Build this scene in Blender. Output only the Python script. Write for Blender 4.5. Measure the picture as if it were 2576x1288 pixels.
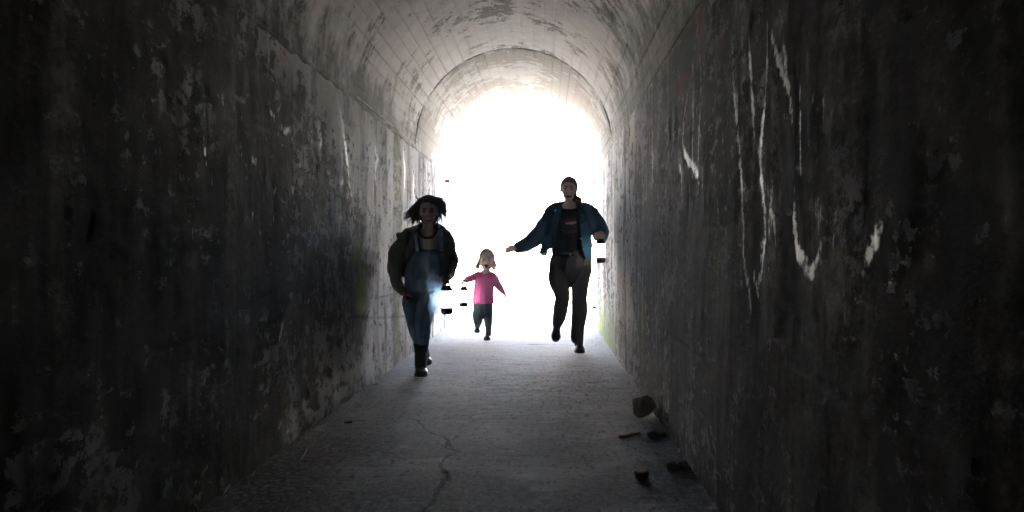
import bpy, bmesh, math, random
import numpy as np
from mathutils import Vector, Matrix

random.seed(7)
for o in list(bpy.data.objects):
    bpy.data.objects.remove(o, do_unlink=True)
scene = bpy.context.scene
COL = scene.collection

# ------------------------------------------------------------------ camera
W0 = 2576.0                       # pixel width the measurements were taken in
F0 = 1.22 * W0                    # focal length in those pixels
CAMH = 0.95
VPX, VPY = 1375.0, 637.0          # where the tunnel axis vanishes
YAW = math.atan((VPX - W0 / 2) / F0)
PITCH = math.atan((VPY - W0 / 4) / F0)
cam_d = bpy.data.cameras.new('camera')
cam = bpy.data.objects.new('camera', cam_d)
COL.objects.link(cam)
cam_d.sensor_width = 36.0
cam_d.lens = 36.0 * 1.22
cam_d.clip_start = 0.05
cam_d.clip_end = 2000
cam.location = (0, 0, CAMH)
cam.rotation_euler = (math.pi / 2 + PITCH, 0, YAW)
scene.camera = cam

# ------------------------------------------------------------------ sky, sun, exposure
SUN_EL, SUN_AZ = math.radians(40), math.radians(196)   # behind the viewer, high: it never shines into the tunnel
world = bpy.data.worlds.new('World')
scene.world = world
world.use_nodes = True
wn = world.node_tree
sky = wn.nodes.new('ShaderNodeTexSky')
sky.sky_type = 'NISHITA'
sky.sun_disc = False
sky.sun_elevation = SUN_EL
sky.sun_rotation = SUN_AZ
sky.dust_density = 4.8
sky.air_density = 0.7
sky.ozone_density = 0.5
bg = wn.nodes['Background']
bg.inputs['Strength'].default_value = 0.15
wn.links.new(sky.outputs[0], bg.inputs[0])
sun_d = bpy.data.lights.new('sun', 'SUN')
sun_d.energy = 4.5
sun_d.angle = math.radians(0.5)
sun_d.color = (1.0, 0.96, 0.9)
sun = bpy.data.objects.new('sun', sun_d)
COL.objects.link(sun)
sd = Vector((math.sin(SUN_AZ) * math.cos(SUN_EL), math.cos(SUN_AZ) * math.cos(SUN_EL), math.sin(SUN_EL)))
sun.rotation_euler = sd.to_track_quat('Z', 'Y').to_euler()
sun.location = (0, -20, 30)
vs = scene.view_settings
vs.view_transform = 'Standard'
vs.look = 'None'
vs.gamma = 1.0
vs.use_curve_mapping = False
vs.exposure = 5.85
cy = scene.cycles
cy.max_bounces = 14
cy.diffuse_bounces = 12
cy.glossy_bounces = 4
cy.transparent_max_bounces = 8
cy.use_denoising = True
cy.caustics_reflective = False
cy.caustics_refractive = False
cy.sample_clamp_indirect = 20.0

# ------------------------------------------------------------------ measuring helpers
CAM_M = cam.rotation_euler.to_matrix()
CAM_P = Vector((0, 0, CAMH))
def ray(px, py):
    return CAM_M @ Vector(((px - W0 / 2) / F0, -(py - W0 / 4) / F0, -1.0))
def at(px, py, Y):
    r = ray(px, py)
    return CAM_P + r * (Y / r.y)
def on_floor(px, py, z=0.0):
    r = ray(px, py)
    return CAM_P + r * ((z - CAMH) / r.z)
def on_x(px, py, X):
    r = ray(px, py)
    return CAM_P + r * (X / r.x)
CMI = np.array(CAM_M.inverted())
def project(v):
    """world points (n,3) -> photograph pixels (used only to trim cloth edges while modelling)"""
    q = (np.asarray(v) - np.array([0, 0, CAMH])) @ CMI.T
    return np.stack([W0 / 2 + F0 * q[:, 0] / -q[:, 2], W0 / 4 - F0 * q[:, 1] / -q[:, 2]], 1)

# ------------------------------------------------------------------ numpy noise
def _hash(ix, iy, iz, seed):
    h = (ix.astype(np.int64) * 374761393 + iy.astype(np.int64) * 668265263 + iz.astype(np.int64) * 2147483647 + seed * 1274126177) & 0xFFFFFFFF
    h = ((h ^ (h >> 13)) * 1274126177) & 0xFFFFFFFF
    h = h ^ (h >> 16)
    return (h & 0xFFFF) / 65535.0
def vnoise(x, y, z=None, seed=0):
    x = np.asarray(x, float); y = np.asarray(y, float)
    z = np.zeros_like(x) if z is None else np.asarray(z, float)
    fx, fy, fz = np.floor(x), np.floor(y), np.floor(z)
    tx, ty, tz = x - fx, y - fy, z - fz
    tx = tx * tx * (3 - 2 * tx); ty = ty * ty * (3 - 2 * ty); tz = tz * tz * (3 - 2 * tz)
    r = 0
    for a in (0, 1):
        for b in (0, 1):
            for c in (0, 1):
                w = (tx if a else 1 - tx) * (ty if b else 1 - ty) * (tz if c else 1 - tz)
                r = r + w * _hash(fx + a, fy + b, fz + c, seed)
    return r
def fbm(x, y, z=None, seed=0, oct=4, gain=0.5):
    s, a, t = 0, 1.0, 0
    for k in range(oct):
        f = 2.03 ** k
        s = s + a * vnoise(x * f, y * f, None if z is None else z * f, seed + 17 * k)
        t += a; a *= gain
    return s / t
def sstep(a, b, x):
    t = np.clip((x - a) / (b - a), 0, 1)
    return t * t * (3 - 2 * t)

# ------------------------------------------------------------------ object helpers
def tag(o, label=None, cat=None, group=None, kind=None):
    if label: o['label'] = label
    if cat: o['category'] = cat
    if group: o['group'] = group
    if kind: o['kind'] = kind
    return o
def empty(name, loc=(0, 0, 0)):
    o = bpy.data.objects.new(name, None)
    o.empty_display_size = 0.1
    COL.objects.link(o)
    o.location = loc
    return o
def link(name, me, mats, parent=None, smooth=True):
    o = bpy.data.objects.new(name, me)
    for m in (mats if isinstance(mats, (list, tuple)) else [mats]):
        if m.name not in [x.name for x in me.materials if x]:
            me.materials.append(m)
    COL.objects.link(o)
    if smooth:
        me.polygons.foreach_set('use_smooth', [True] * len(me.polygons))
    if parent:
        o.parent = parent
    return o
def rebase(verts, parent):
    """mesh coordinates are measured in the world; move them to the parent's frame"""
    if parent is None:
        return verts
    p = parent; off = np.zeros(3)
    while p is not None:
        off += np.array(p.location); p = p.parent
    return np.asarray(verts, float) - off
def mesh_obj(name, verts, faces, mats, parent=None, smooth=True):
    me = bpy.data.meshes.new(name)
    me.from_pydata([tuple(map(float, v)) for v in rebase(verts, parent)], [], [tuple(map(int, f)) for f in faces])
    me.update()
    return link(name, me, mats, parent, smooth)
def grid_mesh(name, V, nu, nv, flip=False):
    """V: (nu*nv,3) numpy, fast quad grid"""
    i = np.arange(nu * nv).reshape(nu, nv)
    q = np.stack([i[:-1, :-1], i[1:, :-1], i[1:, 1:], i[:-1, 1:]], -1).reshape(-1, 4)
    if flip: q = q[:, ::-1]
    me = bpy.data.meshes.new(name)
    me.vertices.add(len(V)); me.vertices.foreach_set('co', np.asarray(V, np.float32).ravel())
    me.loops.add(q.size); me.loops.foreach_set('vertex_index', q.ravel().astype(np.int32))
    me.polygons.add(len(q)); me.polygons.foreach_set('loop_start', np.arange(0, q.size, 4, dtype=np.int32))
    me.update(calc_edges=True)
    me.validate()
    return me
def set_attr(me, name, arr4):
    a = me.color_attributes.new(name, 'FLOAT_COLOR', 'POINT')
    a.data.foreach_set('color', np.asarray(arr4, np.float32).ravel())

# ------------------------------------------------------------------ material helper
class Mat:
    def __init__(s, name):
        s.m = bpy.data.materials.new(name); s.m.use_nodes = True
        s.t = s.m.node_tree; s.b = s.t.nodes['Principled BSDF']
        s.pos = s.node('ShaderNodeNewGeometry').outputs['Position']
    def node(s, k): return s.t.nodes.new(k)
    def put(s, sock, v):
        if isinstance(v, bpy.types.NodeSocket): s.t.links.new(v, sock)
        elif isinstance(v, (tuple, list)) and len(v) == 3 and sock.type == 'RGBA': sock.default_value = (*v, 1)
        else: sock.default_value = v
    def map(s, vec, scale, loc=(0, 0, 0)):
        n = s.node('ShaderNodeMapping'); s.put(n.inputs['Vector'], vec)
        n.inputs['Scale'].default_value = scale; n.inputs['Location'].default_value = loc
        return n.outputs[0]
    def objpos(s): return s.node('ShaderNodeTexCoord').outputs['Object']
    def noise(s, vec, scale=1, detail=4, rough=.55, dist=0.0):
        n = s.node('ShaderNodeTexNoise'); s.put(n.inputs['Vector'], vec)
        n.inputs['Scale'].default_value = scale; n.inputs['Detail'].default_value = detail
        n.inputs['Roughness'].default_value = rough; n.inputs['Distortion'].default_value = dist
        return n.outputs[0]
    def wave(s, vec, scale, dist=0):
        n = s.node('ShaderNodeTexWave'); s.put(n.inputs['Vector'], vec); n.inputs['Scale'].default_value = scale
        n.inputs['Distortion'].default_value = dist
        return n.outputs[1]
    def op(s, o, a, b=None, c=None):
        n = s.node('ShaderNodeMath'); n.operation = o
        for i, v in enumerate((a, b, c)):
            if v is not None: s.put(n.inputs[i], v)
        return n.outputs[0]
    def step(s, a, b, x):
        n = s.node('ShaderNodeMapRange'); n.interpolation_type = 'SMOOTHSTEP'
        s.put(n.inputs[0], x); n.inputs[1].default_value = a; n.inputs[2].default_value = b
        return n.outputs[0]
    def mix(s, f, a, b, mode='MIX'):
        n = s.node('ShaderNodeMix'); n.data_type = 'RGBA'; n.blend_type = mode
        s.put(n.inputs[0], f); s.put(n.inputs[6], a); s.put(n.inputs[7], b)
        return n.outputs[2]
    def node_y(s, v):
        n = s.node('ShaderNodeSeparateXYZ'); s.put(n.inputs[0], v)
        return n.outputs[1]
    def attr(s, name):
        n = s.node('ShaderNodeAttribute'); n.attribute_name = name
        p = s.node('ShaderNodeSeparateColor'); s.t.links.new(n.outputs['Color'], p.inputs[0])
        return p.outputs[0], p.outputs[1], p.outputs[2], n.outputs['Alpha']
    def bump(s, h, strength=.5, dist=.01, nrm=None):
        n = s.node('ShaderNodeBump'); s.put(n.inputs['Height'], h)
        n.inputs['Strength'].default_value = strength; n.inputs['Distance'].default_value = dist
        if nrm is not None: s.put(n.inputs['Normal'], nrm)
        s.put(s.b.inputs['Normal'], n.outputs[0])
        return n.outputs[0]
    def set(s, color=None, rough=None, metal=None, spec=None, emis=None, estr=None):
        for k, v in (('Base Color', color), ('Roughness', rough), ('Metallic', metal), ('Specular IOR Level', spec), ('Emission Color', emis), ('Emission Strength', estr)):
            if v is not None: s.put(s.b.inputs[k], v)
        return s.m

# ================================================================== TUNNEL
XL, XR = -1.265, 0.624
XC, RAD = (XL + XR) / 2, (XR - XL) / 2
ZS = 1.976                        # springing of the vault
Y0, Y1 = -7.0, 15.7               # closed dark end behind the viewer, open portal ahead
JOINTS = [15.7, 12.05, 8.40, 4.75, 1.10, -2.55, -7.0]

# --- wall material (whitewash flaking off dark, damp concrete)
def wall_material(name):
    M = Mat(name)
    pale, chalk, algae, dark = M.attr('wear')
    red, blue, crack, beige = M.attr('marks')
    p = M.pos
    hf = M.noise(M.map(p, (1, .30, .62)), 30, 6, .74)               # flake edges
    mf = M.noise(M.map(p, (1, .45, .40)), 8, 6, .68)              # vertical streaks
    lf = M.noise(M.map(p, (1, .8, .8)), 2.3, 5, .6)
    spk = M.noise(M.map(p, (1, .28, .55)), 80, 4, .7)
    g1 = M.mix(M.step(.40, .60, mf), (.012, .0115, .0095), (.048, .045, .037))
    g2 = M.mix(M.step(.42, .60, lf), g1, (.060, .057, .048))
    mot = M.step(.50, .60, M.op('ADD', hf, M.op('MULTIPLY', M.op('SUBTRACT', lf, .5), .9)))
    g2 = M.mix(M.op('MULTIPLY', mot, .8), g2, (.080, .076, .065))
    blk = M.noise(M.map(p, (1, .55, .7), (3.1, 7.7, 1.3)), 4.0, 8, .74)
    g2 = M.mix(M.step(.53, .60, blk), g2, (.012, .011, .009))
    g2 = M.mix(M.op('MULTIPLY', M.step(.60, .68, spk), M.step(.45, .62, lf)), g2, (.22, .21, .19))
    g2 = M.mix(M.op('MULTIPLY', beige, M.step(.35, .65, hf)), g2, (.27, .25, .19))
    vf = M.noise(M.map(p, (1, .13, .45), (1.7, 4.2, 9.1)), 30, 5, .68)              # flakes seen edge-on far down the tunnel
    pv = M.op('ADD', M.op('ADD', pale, M.op('MULTIPLY', M.op('SUBTRACT', vf, .5), 2.0)), M.op('ADD', M.op('MULTIPLY', M.op('SUBTRACT', hf, .5), 2.3), M.op('MULTIPLY', M.op('SUBTRACT', mf, .5), 1.3)))
    pm = M.step(.38, .52, pv)
    palecol = M.mix(M.step(.3, .7, lf), (.24, .232, .236), (.36, .35, .352))
    palecol = M.mix(M.step(.50, .85, pale), palecol, (.50, .488, .485))
    palecol = M.mix(M.step(.52, .75, spk), palecol, (.15, .135, .12))
    c = M.mix(M.op('MULTIPLY', pm, .92), g2, palecol)
    dm = M.op('MULTIPLY', dark, M.step(.30, .62, mf))
    c = M.mix(dm, c, (.026, .023, .018))
    c = M.mix(M.op('MULTIPLY', algae, M.step(.30, .50, mf)), c, (.13, .165, .05))
    c = M.mix(M.op('MULTIPLY', red, M.step(.42, .6, hf)), c, (.24, .055, .06))
    c = M.mix(M.op('MULTIPLY', blue, M.step(.40, .6, hf)), c, (.06, .09, .14))
    ck = M.step(.34, .80, M.op('ADD', M.op('ADD', M.op('MULTIPLY', chalk, .70), M.op('MULTIPLY', M.op('SUBTRACT', spk, .40), 1.6)), M.op('MULTIPLY', M.op('SUBTRACT', hf, .5), 1.6)))
    ckm = M.op('MULTIPLY', ck, M.step(.05, .35, chalk))
    c = M.mix(ckm, c, M.mix(mf, (.46, .45, .40), (.78, .77, .71)))
    c = M.mix(M.op('MULTIPLY', crack, .9), c, (.012, .011, .009))
    h = M.op('ADD', M.op('MULTIPLY', pm, .5), M.op('ADD', M.op('MULTIPLY', hf, .55), M.op('MULTIPLY', spk, .3)))
    M.bump(h, .7, .006)
    rough = M.op('SUBTRACT', .92, M.op('MULTIPLY', ckm, .35))
    return M.set(c, rough, spec=M.op('ADD', .03, M.op('MULTIPLY', ckm, .35)))
MAT_WALL = wall_material('weathered_wall')

def vault_material():
    M = Mat('whitewashed_vault')
    p = M.pos
    lf = M.noise(M.map(p, (1, .55, 1)), 1.7, 5, .62)
    mf = M.noise(M.map(p, (1, .75, 1)), 7.5, 6, .68)
    hf = M.noise(M.map(p, (1.6, .7, 1.6)), 34, 4, .7)
    spk = M.noise(p, 110, 3, .6)
    v = M.op('ADD', M.op('MULTIPLY', lf, .95), M.op('ADD', M.op('MULTIPLY', mf, .75), M.op('MULTIPLY', hf, .42)))
    endseg = M.step(11.98, 12.12, M.node_y(p))
    flake = M.step(.90, 1.02, M.op('SUBTRACT', v, M.op('MULTIPLY', endseg, .10)))                         # where the whitewash still holds
    sx = M.node('ShaderNodeSeparateXYZ'); M.put(sx.inputs[0], p)
    # flaking is worse low on the haunches
    low = M.step(2.55, 2.05, sx.outputs[2])
    flake = M.step(.5, .62, M.op('SUBTRACT', M.op('ADD', flake, M.op('MULTIPLY', M.op('SUBTRACT', hf, .5), .4)), M.op('MULTIPLY', low, M.op('MULTIPLY', mf, .55))))
    white = M.mix(M.step(.3, .7, mf), (.43, .415, .405), (.56, .545, .535))
    white = M.mix(M.op('MULTIPLY', M.step(.56, .72, spk), .6), white, (.34, .31, .28))
    under = M.mix(M.step(.40, .60, hf), (.13, .118, .098), (.25, .232, .20))
    white = M.mix(M.op('MULTIPLY', endseg, .6), white, (.28, .262, .235))
    under = M.mix(M.op('MULTIPLY', endseg, .6), under, (.22, .20, .172))
    # soot and damp creep up from the walls onto the haunches, unevenly
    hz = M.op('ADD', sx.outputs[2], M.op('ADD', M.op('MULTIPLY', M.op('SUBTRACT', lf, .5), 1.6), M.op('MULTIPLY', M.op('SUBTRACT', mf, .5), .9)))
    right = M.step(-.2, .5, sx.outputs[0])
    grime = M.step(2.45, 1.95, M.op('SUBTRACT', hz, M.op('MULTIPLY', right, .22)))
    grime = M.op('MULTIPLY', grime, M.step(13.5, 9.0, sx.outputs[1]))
    c = M.mix(flake, under, white)
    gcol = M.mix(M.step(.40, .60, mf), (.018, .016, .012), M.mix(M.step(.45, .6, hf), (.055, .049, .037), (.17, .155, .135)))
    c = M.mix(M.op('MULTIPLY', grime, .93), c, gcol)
    M.bump(M.op('ADD', M.op('MULTIPLY', flake, .6), M.op('MULTIPLY', hf, .6)), .75, .006)
    return M.set(c, .9, spec=.06)
MAT_VAULT = vault_material()

tunnel = empty('tunnel', (XC, Y1, 0))
tag(tunnel, 'long vaulted concrete tunnel with flaking whitewash open to bright daylight at far end', 'tunnel')

# --- drawing helpers for marks measured on the walls: distance to poly-lines in the wall's own (y, z)
def seg_mask(y, z, pts, hy, hz):
    """soft stroke through pts [(y,z,w)], w scales the half widths hy (along), hz (up)"""
    out = np.zeros_like(y)
    for (a, b) in zip(pts[:-1], pts[1:]):
        ay, az, aw = a; by, bz, bw = b
        L = max(abs(by - ay) / hy, abs(bz - az) / hz)
        n = max(2, int(L * 1.2))
        for t in np.linspace(0, 1, n):
            cy_, cz_, w = ay + (by - ay) * t, az + (bz - az) * t, aw + (bw - aw) * t
            if w <= 0: continue
            sel = (np.abs(y - cy_) < hy * w * 2.2) & (np.abs(z - cz_) < hz * 2.2)
            d = ((y[sel] - cy_) / (hy * w)) ** 2 + ((z[sel] - cz_) / hz) ** 2
            out[sel] = np.maximum(out[sel], np.exp(-d))
    return out
def wallpts(L, X):
    r = []
    for q in L:
        v = on_x(q[0], q[1], X)
        r.append((v.y, v.z, q[2] if len(q) > 2 else 1.0))
    return r
def px_half(px, X, n=1.0):
    """metres along the wall covered by n photograph pixels at column px"""
    return abs(on_x(px + n, 640, X).y - on_x(px, 640, X).y)
def blob(y, z, X, px, py, rx, ry):
    c = on_x(px, py, X); hy = px_half(px, X, rx); hz = abs(on_x(px, py + ry, X).z - c.z)
    d = ((y - c.y) / hy) ** 2 + ((z - c.z) / hz) ** 2
    return np.exp(-d)

def build_wall(side):
    X = XL if side < 0 else XR
    ys = np.concatenate([np.linspace(Y0, 1.0, 120), np.arange(1.014, Y1 - .004, .0145), [Y1]])
    zs = np.linspace(-0.02, ZS + .03, 168)
    y, z = [a.ravel() for a in np.meshgrid(ys, zs, indexing='ij')]
    sd_ = 11 if side < 0 else 53
    und = fbm(y * .9, z * 1.1, seed=sd_, oct=3) * .022
    rel = fbm(y * 9, z * 5, seed=sd_ + 3, oct=4) * .009
    pit = sstep(.74, .80, fbm(y * 6, z * 6, seed=sd_ + 9, oct=3)) * .0
    # horizontal pour lines of the formwork
    pour = sum(np.exp(-((z - h - .012 * (vnoise(y * 2.2, y * 0, seed=k) - .5)) / .006) ** 2) * (vnoise(y * 1.3, y * 0 + k, seed=k + 5) > .42) for k, h in enumerate((.52, 1.05, 1.52)))
    pale = .20 + 1.3 * (fbm(y * 1.1, z * 1.0, seed=sd_ + 21, oct=5, gain=.6) - .5) + .45 * (fbm(y * 4, z * 2.2, seed=sd_ + 33, oct=4) - .5)
    pale -= .09 * sstep(6.0, 3.0, y)  # whitewash thinned near the viewer, painting in the falloff of light
    streak = fbm(y * 5, z * .7, seed=sd_ + 41, oct=4)
    dark = sstep(.50, .68, streak) * .9
    algae = np.zeros_like(y); chalk = np.zeros_like(y); red = np.zeros_like(y); blue = np.zeros_like(y)
    beige = sstep(.55, .72, fbm(y * 4, z * .5, seed=sd_ + 61, oct=4))
    crack = pour * .35
    B = lambda *a: blob(y, z, X, *a)
    def S(pts, w, up=.02):
        hy = px_half(np.mean([q[0] for q in pts]), X, w)
        return seg_mask(y, z, wallpts(pts, X), hy, up)
    if side < 0:
        # flaking whitewash kept between the dark bands near the running girl
        pale += .24 * sstep(5.0, 8.0, y) + .12 * sstep(8.5, 10.5, y) + .20 * sstep(11.5, 13.5, y)  # ramps along y also paint the portal's brightness into the whitewash
        for b, s in (((980, 560, 60, 330), .16), ((890, 930, 70, 120), .26), ((985, 850, 50, 110), .22), ((740, 880, 60, 50), .22), ((900, 500, 50, 90), .14),
                     ((300, 1200, 150, 110), .26), ((120, 1190, 110, 100), .24), ((140, 430, 80, 60), .20), ((500, 280, 130, 130), .15), ((760, 160, 80, 70), .22),
                     ((430, 490, 160, 10), .22), ((500, 60, 120, 60), .18), ((640, 1000, 90, 80), .10)):
            pale += s * B(*b)
        for b, s in (((520, 560, 220, 260), -.14), ((350, 760, 280, 200), -.08)):
            pale += s * B(*b)
        for b, s in (((908, 800, 26, 70), .7), ((845, 690, 20, 250), .25), ((670, 245, 26, 38), 1.0), ((612, 870, 16, 34), .8), ((640, 990, 20, 90), .5), ((715, 960, 16, 130), .7)):
            dark = np.maximum(dark, s * B(*b))
        algae = np.maximum(1.15 * B(912, 735, 17, 75), .8 * B(905, 640, 12, 40))
        algae = np.maximum(algae, .55 * S([(1000, 290), (1003, 420), (1006, 560), (1000, 700), (1003, 880)], 7, .05))
        beige = np.maximum(beige, .9 * S([(1000, 300), (1003, 420), (1006, 560), (1000, 700), (1003, 880)], 6, .05))
        pale -= .35 * S([(1000, 290), (1003, 420), (1006, 560), (1000, 700), (1003, 890)], 8, .05)
        for s, w in (([(684, 255, .6), (690, 280, 1.2), (697, 300, .5)], 3.2), ([(716, 318, 1), (722, 330, .7), (736, 325, .8), (742, 350, .4)], 3), ([(808, 325, .5), (811, 350, 1), (808, 375, .3)], 2.6),
                     ([(848, 240, .9), (858, 300, .5), (866, 340, .8), (872, 390, 1.2), (880, 455, .6), (886, 492, .9)], 2.4), ([(945, 370, .5), (950, 400, 1.1), (945, 440, .6), (951, 470, .3)], 2.6),
                     ([(560, 235, .5), (566, 260, .9)], 2), ([(706, 850, .6), (712, 820, 1)], 2.5), ([(745, 870, .4), (748, 840, .8)], 2.4), ([(640, 402, 1), (650, 410, .6)], 3), ([(515, 350, .5), (520, 380, 1)], 3),
                     ([(1016, 380, .6), (1020, 440, .9), (1018, 480, .5)], 2), ([(1040, 440, .4), (1043, 520, .9)], 2)):
            chalk = np.maximum(chalk, S(s, w))
        rng = np.random.RandomState(4)
        for k in range(70):                                   # small chips and drips of lime
            px, py = rng.uniform(420, 1000), rng.uniform(250, 620)
            chalk = np.maximum(chalk, rng.uniform(.35, .8) * S([(px, py, .7), (px + rng.uniform(-3, 3), py + rng.uniform(4, 20), .5)], rng.uniform(1.2, 2.6)))
        for s, w in (([(605, 8, 1), (640, 30, 1.2), (690, 45, .8), (708, 80, 1.1), (716, 130, 1), (720, 190, .7), (716, 250, .4)], 8), ([(630, 60, .6), (640, 95, .4)], 6),
                     ([(872, 215, .8), (884, 235, 1.2)], 6), ([(878, 270, .5), (884, 300, .6)], 5)):
            red = np.maximum(red, .85 * S(s, w))
        for s, w in (([(745, 870, 1), (742, 920, 1), (775, 920, 1), (773, 885, 1), (748, 880, 1)], 4), ([(708, 875, .8), (716, 910, .8)], 5), ([(757, 800, .5), (758, 860, .7)], 3), ([(745, 500, .5), (748, 560, .5)], 4)):
            blue = np.maximum(blue, .8 * S(s, w))
        for s, w in (([(950, 752, .6), (975, 745, .9), (1000, 738, .8), (1030, 728, .5)], 4), ([(400, 880, .6), (480, 860, .9), (540, 850, .5)], 6), ([(245, 545, .8), (240, 575, 1.0), (233, 600, .6)], 3), ([(880, 800, .4), (960, 800, .4), (1030, 795, .4)], 3)):
            crack = np.maximum(crack, S(s, w, .006))
    else:
        pale += .16 * sstep(6.5, 9, y) + .14 * sstep(8.5, 10.5, y) + .20 * sstep(11.5, 13.5, y)  # paler with depth: daylight from the portal painted into the wall
        for b, s in (((1590, 560, 40, 300), .14), ((1560, 700, 30, 120), .12), ((2340, 350, 60, 70), .42), ((2450, 370, 50, 60), .34), ((2330, 430, 26, 40), .3), ((2200, 950, 90, 120), .34), ((2330, 930, 60, 130), .28), ((2120, 860, 26, 90), .25),
                     ((1745, 1130, 40, 110), .22), ((2010, 400, 60, 60), .16), ((2090, 560, 80, 50), .14), ((2480, 600, 50, 60), .2), ((2080, 650, 120, 60), .1), ((2250, 660, 60, 60), .16)):
            pale += s * B(*b)
        for b, s in (((1990, 780, 60, 200), .6), ((2180, 790, 60, 110), .9), ((2130, 920, 30, 70), 1.0), ((2030, 330, 70, 200), .5), ((2250, 200, 150, 200), .6), ((2300, 900, 30, 40), .7), ((1955, 460, 30, 120), .6), ((1850, 900, 70, 80), .35)):
            dark = np.maximum(dark, s * B(*b))
            pale -= .25 * s * B(*b)
        # moss at the wall's foot by the portal
        algae = sstep(.62, .05, z + .22 * (fbm(y * 3, z * 3, seed=5) - .5)) * sstep(10.6, 12.4, y) * .95
        algae = np.maximum(algae, .30 * B(1800, 640, 30, 180))
        # spray-paint strokes
        for s, w in (([(1722, 245, .4), (1713, 300, .6), (1712, 350, .8), (1718, 385, 1.0), (1728, 405, 2.2), (1742, 425, 1.8), (1751, 440, 1.3), (1753, 456, .6)], 2.0),
                     ([(1752, 90, .3), (1756, 250, .4), (1753, 360, .5), (1753, 445, .8)], 1.5), ([(1735, 160, .3), (1737, 290, .5), (1736, 415, .5)], 1.4), ([(1700, 400, .4), (1712, 450, .6), (1714, 520, .4)], 1.4),
                     ([(1836, 140, .4), (1838, 180, .9), (1842, 260, 1.0), (1850, 360, 1.0), (1857, 450, .9), (1864, 560, .8), (1864, 640, .7), (1869, 690, 1.1), (1876, 730, 1.4), (1880, 770, .6)], 2.4),
                     ([(1922, 70, .5), (1920, 180, .8), (1914, 260, 1.0), (1905, 330, 1.7), (1900, 380, 2.0), (1904, 440, 1.5), (1912, 520, 1.1), (1912, 600, .7), (1905, 680, .6), (1895, 725, .8)], 2.6),
                     ([(1878, 100, .5), (1882, 240, .7), (1884, 330, .6)], 5.0), ([(1932, 90, .9), (1945, 140, 1.2), (1962, 190, 1.4), (1974, 225, .9), (1982, 290, .5)], 3.4), ([(1964, 100, .6), (1970, 180, 1.0), (1975, 220, .6)], 3),
                     ([(1932, 480, .5), (1928, 530, 1.5), (1935, 560, .8), (1940, 610, .5)], 2.6), ([(1985, 520, .5), (1983, 580, 1.4), (1992, 630, 1.6), (2010, 665, 1.2), (2030, 686, 1.8), (2042, 650, .8), (2052, 625, .6)], 3.2),
                     ([(2090, 540, .8), (2085, 600, .6)], 3), ([(2205, 575, 1), (2190, 600, 1.4), (2170, 640, 1.6), (2160, 670, .6)], 6), ([(2110, 750, .6), (2115, 790, 1)], 3), ([(2060, 255, .3), (2058, 340, .4)], 3), ([(2000, 240, .3), (2003, 330, .5), (2002, 420, .3)], 3),
                     ([(1640, 330, .4), (1641, 400, .8), (1639, 470, .4)], 1.2), ([(1560, 350, .5), (1562, 430, .8)], 1.2), ([(1888, 700, .5), (1896, 740, .9)], 3)):
            chalk = np.maximum(chalk, S(s, w, .022))
        rng = np.random.RandomState(9)
        for k in range(110):                                  # faint pale runs
            px, py = 1560 + 520 * rng.random() ** 1.1, rng.uniform(20, 620)
            chalk = np.maximum(chalk, rng.uniform(.25, .6) * S([(px, py, .4), (px + rng.uniform(-2, 2), py + rng.uniform(20, 70), .7), (px + rng.uniform(-3, 3), py + rng.uniform(80, 150), .3)], rng.uniform(.7, 1.6) * (px - 1375) / 400, .02))
        beige = np.maximum(beige, B(1870, 300, 16, 90))
        beige = np.maximum(beige, .8 * B(1885, 430, 22, 110))
        for s, w in (([(1755, 0, 1), (1750, 60, .9), (1762, 120, .8), (1740, 160, .7), (1700, 215, .8), (1712, 260, .8), (1725, 330, .6)], 5), ([(1815, 60, .7), (1810, 160, 1), (1825, 200, .8), (1835, 280, .6)], 5), ([(1750, 280, .6), (1758, 380, .5)], 3), ([(1716, 480, .7), (1722, 560, .5)], 3)):
            red = np.maximum(red, .75 * S(s, w))
        for s, w in (([(1600, 160, 1), (1640, 120, .8)], 8), ([(1612, 300, .8), (1616, 380, .6)], 5)):
            blue = np.maximum(blue, .35 * S(s, w))
        for s, w in (([(2140, 640, .5), (2180, 700, .5)], 4), ([(1960, 900, .5), (2050, 960, .7), (2120, 1010, .4)], 4)):
            crack = np.maximum(crack, S(s, w, .006) * .7)
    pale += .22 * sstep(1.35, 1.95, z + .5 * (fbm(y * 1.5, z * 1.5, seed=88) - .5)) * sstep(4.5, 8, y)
    # uneven darker strip along the foot
    dark = np.maximum(dark, .35 * sstep(.16, .0, z + .1 * (fbm(y * 5, z * 2, seed=77) - .5)))
    pm = sstep(.38, .62, pale)
    inward = -side                                  # +x on the left wall points into the tunnel
    depth = -und - rel - pit - .003 * pour - .008 * np.clip(crack - .5 * pour, 0, 1) + .002 * pm
    depth += .022                                    # keep the surface just inside the nominal plane
    x = X + inward * (depth - .014)
    x = np.where(z > ZS - .10, x + (X - inward * .004 - x) * sstep(ZS - .10, ZS + .005, z), x)
    if side > 0: x += .003 * sstep(ZS - .02, ZS + .02, z)
    me = grid_mesh('wall', np.stack([x, y, z], 1) - np.array(tunnel.location), len(ys), len(zs), flip=(side > 0))
    set_attr(me, 'wear', np.clip(np.stack([pale, chalk, algae, dark], 1), 0, 1.2))
    set_attr(me, 'marks', np.clip(np.stack([red, blue, crack, beige], 1), 0, 1))
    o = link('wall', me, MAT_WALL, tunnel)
    o['label'] = 'left wall with mottled whitewash, green algae and lime chips' if side < 0 else 'right wall with long white paint strokes over dark damp concrete'
    return o
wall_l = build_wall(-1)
wall_r = build_wall(1)

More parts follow.
